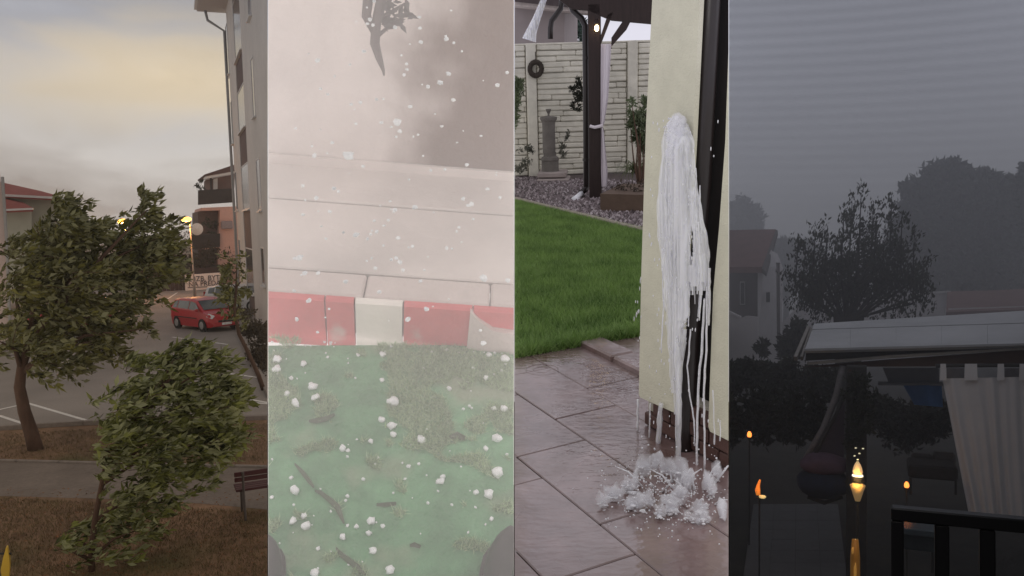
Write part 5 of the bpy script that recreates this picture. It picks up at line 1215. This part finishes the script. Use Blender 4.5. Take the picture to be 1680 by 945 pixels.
# blue awning and pale sofa under the canopy
t = thing('blue_tarpaulin', 'blue tarpaulin hanging below the canopy behind the white curtain', 'tarpaulin', D(1500, 670, 14.6))
bl_ = mat('blue_cloth', (.07, .18, .42), .7, .15, 4); gl = mat('grey_cloth', (.22, .24, .28), .7, .1)
def drape(pts, nx, nz, y, amp, m, name, parent, fr=7):
    (ax, ay), (bx_, by_), (cx2, cy2), (dx, dy) = pts; vs = []; fs = []
    for i in range(nz+1):
        for j in range(nx+1):
            u, v = j/nx, i/nz; x = (ax+(bx_-ax)*u)*(1-v)+(dx+(cx2-dx)*u)*v; yy = (ay+(by_-ay)*u)*(1-v)+(dy+(cy2-dy)*u)*v
            vs.append(D(x, yy, y+amp*math.sin(u*fr*2*math.pi+.6*math.sin(v*3+u*9))*(.4+.6*v)+amp*.5*math.sin(u*fr*4.3+1)))
    for i in range(nz):
        for j in range(nx): fs.append((i*(nx+1)+j, i*(nx+1)+j+1, (i+1)*(nx+1)+j+1, (i+1)*(nx+1)+j))
    return MB().add(vs, fs).build(name, m, parent, smooth=True)
drape([(1448, 603), (1540, 603), (1541, 628), (1458, 628)], 10, 4, 14.5, .03, gl, 'upper_cloth', t, 1)
drape([(1482, 632), (1545, 632), (1547, 668), (1500, 664)], 12, 6, 14.4, .05, bl_, 'lower_cloth', t, 1.5)
MB().tube([D(1440, 629, 14.4), D(1548, 630, 14.4)], .03, 6).build('pole', gl, t)
t = thing('garden_sofa', 'pale garden sofa in the dark under the canopy beside the curtain', 'sofa', D(1530, 790, 13.6))
sfm = mat('sofa_cushion', (.10, .09, .085), .9, .1, 4)
def pb(name, x0, x1, y0, y1, yd, dep, m, t, bev=.03):
    a, b = D(x0, y1, yd), D(x1, y0, yd); c = (a+b)/2
    return MB().box((c.x, yd+dep/2, c.z), (abs(b.x-a.x), dep, abs(b.z-a.z)), bev=bev).build(name, m, t)
pb('backrest', 1495, 1530, 746, 764, 14.2, .18, sfm, t); pb('backrest', 1531, 1568, 744, 764, 14.2, .18, sfm, t)
pb('seat', 1490, 1572, 768, 784, 13.5, .7, mat('sofa_dark', (.035, .03, .028), .9), t)
for x in (1494, 1568): pb('leg', x-2, x+2, 784, 812, 13.5, .06, cd, t, .005)
# white curtain
ct = mat('voile_curtain', (.54, .52, .525), .9, .06, 2, trans=0)
t = thing('white_curtain', 'white tab top curtain hanging from the canopy at the right', 'curtain', D(1640, 845, 12.7))
# the cloth
def curtain(pts, nx, nz, y, amp, fr):
    return drape(pts, nx, nz, y, amp, ct, 'cloth', t, fr)
curtain([(1546, 621), (1694, 618), (1694, 850), (1590, 846)], 90, 20, 12.72, .022, 7)
for (xa, xb) in ((1542, 1553), (1582, 1604), (1636, 1648), (1672, 1690)):
    MB().prism([D(xa, 624, 12.66), D(xb, 624, 12.66), D(xb-1, 597, 12.66), D(xa+1, 597, 12.66)], (0, .012, 0)).build('tab', ct, t)
MB().tube([D(1535, 600, 12.7), D(1700, 599, 12.7)], .025, 8).build('rod', cd, t)
drape([(1553, 604), (1582, 604), (1582, 622), (1553, 622)], 6, 2, 12.9, .01, mat('curtain_lining', (.16, .15, .155), .9), 'lining', t, 1)
drape([(1648, 604), (1690, 604), (1690, 620), (1648, 620)], 6, 2, 12.9, .01, mat('curtain_lining', (.16, .15, .155), .9), 'lining', t, 1)
# hanging swing seat
Ys = 12.9
t = thing('swing_seat', 'hanging swing seat with pink and blue cushions left of the dark post', 'swing', D(1352, 840, Ys))
rp = mat('pale_rope', (.16, .15, .155), .8)
MB().tube([D(1383, 600, Ys), D(1372, 650, Ys), D(1350, 705, Ys), D(1318, 760, Ys)], .045, 8).build('frame_tube', rp, t, smooth=True)
MB().tube([D(1388, 640, Ys-.1), D(1372, 680, Ys-.1), D(1348, 725, Ys-.1), D(1330, 760, Ys-.1)], .028, 8).build('frame_tube', cd, t, smooth=True)
MB().prism([D(x, y, Ys+.12) for x, y in [(1386, 655), (1384, 762), (1328, 762), (1350, 720), (1370, 690)]], (0, .12, 0)).build('backrest', mat('mauve_cloth', (.085, .062, .08), .9, .1), t)
MB().blob(D(1352, 762, Ys-.1), (.32, .28, .17), 3, .15, 2, 3).build('cushion', mat('pink_cloth', (.085, .05, .075), .9), t, smooth=True)
MB().blob(D(1350, 792, Ys-.1), (.36, .34, .22), 3, .12, 2, 5).build('seat', mat('navy_cloth', (.01, .015, .035), .9), t, smooth=True)
MB().tube([D(1325, 815, Ys), D(1352, 825, Ys), D(1382, 815, Ys)], .03, 8).build('base', cd, t)
# lamps and candles
warm = (1, .62, .2); org = (1, .27, .05)
def point(t, loc, e, c, r=.03):
    ld = bpy.data.lights.new('lamp_light', 'POINT'); ld.energy = e; ld.color = c; ld.shadow_soft_size = r
    lo = bpy.data.objects.new('lamp_light', ld); col.objects.link(lo); lo.parent = t; lo.location = LOCAL[t.name].inverted() @ Vector(loc)
Yl = 11.6
t = thing('glass_lantern', 'tall lit glass lantern with pale band standing below the climbing plant', 'lantern', Vector((D(1407, 840, Yl).x, Yl, 0)))
lx = D(1407, 765, Yl).x; zz = lambda y, yd=Yl: D(1407, y, yd).z
MB().lathe([(.03, 0), (.03, .02), (.02, .03), (.02, zz(800))], (lx, Yl, 0), 10).build('stand', cd, t)
MB().lathe([(.03, zz(822)), (.07, zz(805)), (.095, zz(796)), (.055, zz(792))], (lx, Yl, 0), 16).build('lower_globe', glow('lantern_glow_dim', (.8, .5, .2), .16), t, smooth=True)
MB().lathe([(.075, zz(791)), (.08, zz(786)), (.08, zz(782))], (lx, Yl, 0), 16).build('band', cd, t)
MB().lathe([(.066, zz(781.5)), (.066, zz(779))], (lx, Yl, 0), 16).build('bright_ring', glow('ring_glow', (1, .9, .75), 1.2), t)
MB().lathe([(.05, zz(778.5)), (.062, zz(774)), (.05, zz(767)), (.035, zz(762)), (.012, zz(757))], (lx, Yl, 0), 16).build('upper_globe', glow('lantern_glow', (.9, .6, .3), .42), t, smooth=True)
for (x, y) in ((1404, 735), (1410, 744), (1402, 748), (1416, 736), (1407, 754)):
    MB().blob(D(x, y, Yl-.03), (.016, .01, .01), 1, .2).build('bead', glow('bead_glow', (1, .9, .6), .5), t)
point(t, (lx, Yl-.18, zz(782)), 3.0, warm)
# the lantern's amber reflection, built as an added glowing column
t = thing('amber_reflection', 'dim amber reflection of the lantern built as a column at the bottom', 'lamp', Vector((D(1403, 940, 9.0).x, 9.0, 0)))
mx_ = D(1403, 900, 9.0)
MB().lathe([(.04, 0), (.05, .1), (.045, D(1403, 915, 9).z), (.03, D(1403, 885, 9).z)], (mx_.x, 9.0, 0), 14).build('glass', glow('amber_glow', (.6, .27, .04), .03), t, smooth=True)
MB().blob(D(1399, 903, 8.9), (.012, .012, .035), 2, .3).build('flame', glow('amber_reflection_glow', (1, .5, .1), .14), t, smooth=True)  # glowing blob of the reflection, no real flame
MB().blob(D(1403, 940, 8.9), (.014, .012, .10), 2, .3).build('flame', glow('amber_reflection_glow', (1, .5, .1), .14), t, smooth=True)  # second glowing blob of the same reflection
point(t, (mx_.x, 8.8, D(1403, 860, 9).z), .25, (1, .5, .12))  # lamp added beside the reflection column, no source of its own there
def candle(x, y, yd, label, w=5, h=6):
    c = D(x, y, yd); t = thing('candle_lantern', label, 'candle', Vector((c.x, yd, 0)), group=None)
    r = w/FPX*yd
    MB().lathe([(.012, 0), (.012, max(.02, c.z-.1)), (r*1.1, c.z-h/FPX*yd), (r*1.1, c.z-h/FPX*yd+.01)], (c.x, yd, 0), 10).build('stake', cd, t)
    MB().lathe([(r*.7, -h/FPX*yd+.012), (r, -h*.3/FPX*yd), (r*.9, h*.4/FPX*yd), (r*.4, h/FPX*yd)], (c.x, yd, c.z), 12).build('glass', glow('candle_glow', org, 2.2), t, smooth=True)
    point(t, (c.x, yd-.15, c.z+.05), .35, org)
candle(1229.5, 713, 14.0, 'small orange candle glowing in the bushes at the far left', 3.6, 5)
candle(1487.5, 796, 12.0, 'small orange candle glowing under the canopy right of the post', 3.6, 5)
cc_ = D(1246, 806, 12.2)
t = thing('fire_torch', 'orange flame torch with small bright bowl at the lower left', 'torch', Vector((cc_.x, 12.2, 0)))
MB().lathe([(.012, 0), (.012, cc_.z-.12), (.05, cc_.z-.1), (.055, cc_.z-.085)], (cc_.x, 12.2, 0), 10).build('stake', cd, t)
MB().blob(D(1251, 815, 12.1), (.05, .04, .025), 2, .1).build('bowl', glow('bowl_glow', (1, .75, .3), .55), t, smooth=True)
fl_ = [(D(1244, 812, 12.2), .028), (D(1243, 804, 12.2), .036), (D(1244, 796, 12.2), .022), (D(1247, 787, 12.2), .012)]
MB().tube([p for p, r in fl_], [r for p, r in fl_], 10).build('flame', glow('torch_flame', (1, .30, .04), .5), t, smooth=True)
point(t, cc_+Vector((0, -.2, .1)), .8, org)
# balcony railing
rl = mat('dark_railing', (.006, .005, .0055), .45, .2, 6)
Yb = 2.6
t = thing('balcony_railing', 'near black balcony railing with square bars at the lower right', 'railing', Vector((D(1570, 940, Yb).x, Yb, 0)))
zt = D(1570, 843, Yb).z; zb_ = D(1570, 865, Yb).z
xa, xb = D(1462, 850, Yb).x, D(1720, 850, Yb).x
MB().box(((xa+xb)/2, Yb+.025, (zt+zb_)/2), (xb-xa, .05, zt-zb_), bev=.004).build('top_rail', rl, t)
for (x0, x1) in ((1462, 1483), (1534, 1558), (1608, 1634), (1686, 1710)):
    a_, b_ = D(x0, 900, Yb).x, D(x1, 900, Yb).x
    MB().box(((a_+b_)/2, Yb+.022, zb_-.45), (b_-a_, .038, .90), bev=.004).build('bar', rl, t)
t = thing('glass_table', 'bluish glass garden table seen between the railing bars', 'table', D(1507, 905, 10.5))
pb('table_top', 1470, 1538, 872, 876, 10.2, .9, mat('blue_glass', (.055, .07, .08), .3), t, .01)
pb('apron', 1474, 1534, 877, 900, 10.4, .05, mat('blue_panel', (.035, .048, .055), .6), t, .01)
for x in (1476, 1531): pb('leg', x-3, x+3, 900, 940, 10.5, .08, cd, t, .005)

# =================================================================== trim every place at the side where the next one begins
def trim_all():
    bpy.context.view_layer.update()
    for name, i in BAYOF.items():
        o = bpy.data.objects.get(name)
        if not o or o.type != 'MESH': continue
        b = BAYS[i]; mw = o.matrix_world
        pl = []
        for xx, s in ((b.x0+.8, 1), (b.x1-.8, -1)):
            n = Vector((1, -(xx-CX)/FPX, 0)).normalized()*s
            pl.append(n)
        cs = [mw @ Vector(c) for c in o.bound_box]
        need = [n for n in pl if min(c.dot(n) for c in cs) < 0]
        if not need: continue
        if o.data.users > 1: o.data = o.data.copy()
        bm = bmesh.new(); bm.from_mesh(o.data); bm.transform(mw)
        for n in need:
            bmesh.ops.bisect_plane(bm, geom=bm.verts[:]+bm.edges[:]+bm.faces[:], plane_co=(0, 0, 0), plane_no=n, clear_inner=True, dist=1e-6)
        bm.transform(mw.inverted())
        if not bm.faces:
            bm.free()
            if not o.children: bpy.data.objects.remove(o)
            continue
        bm.to_mesh(o.data); bm.free()
trim_all()
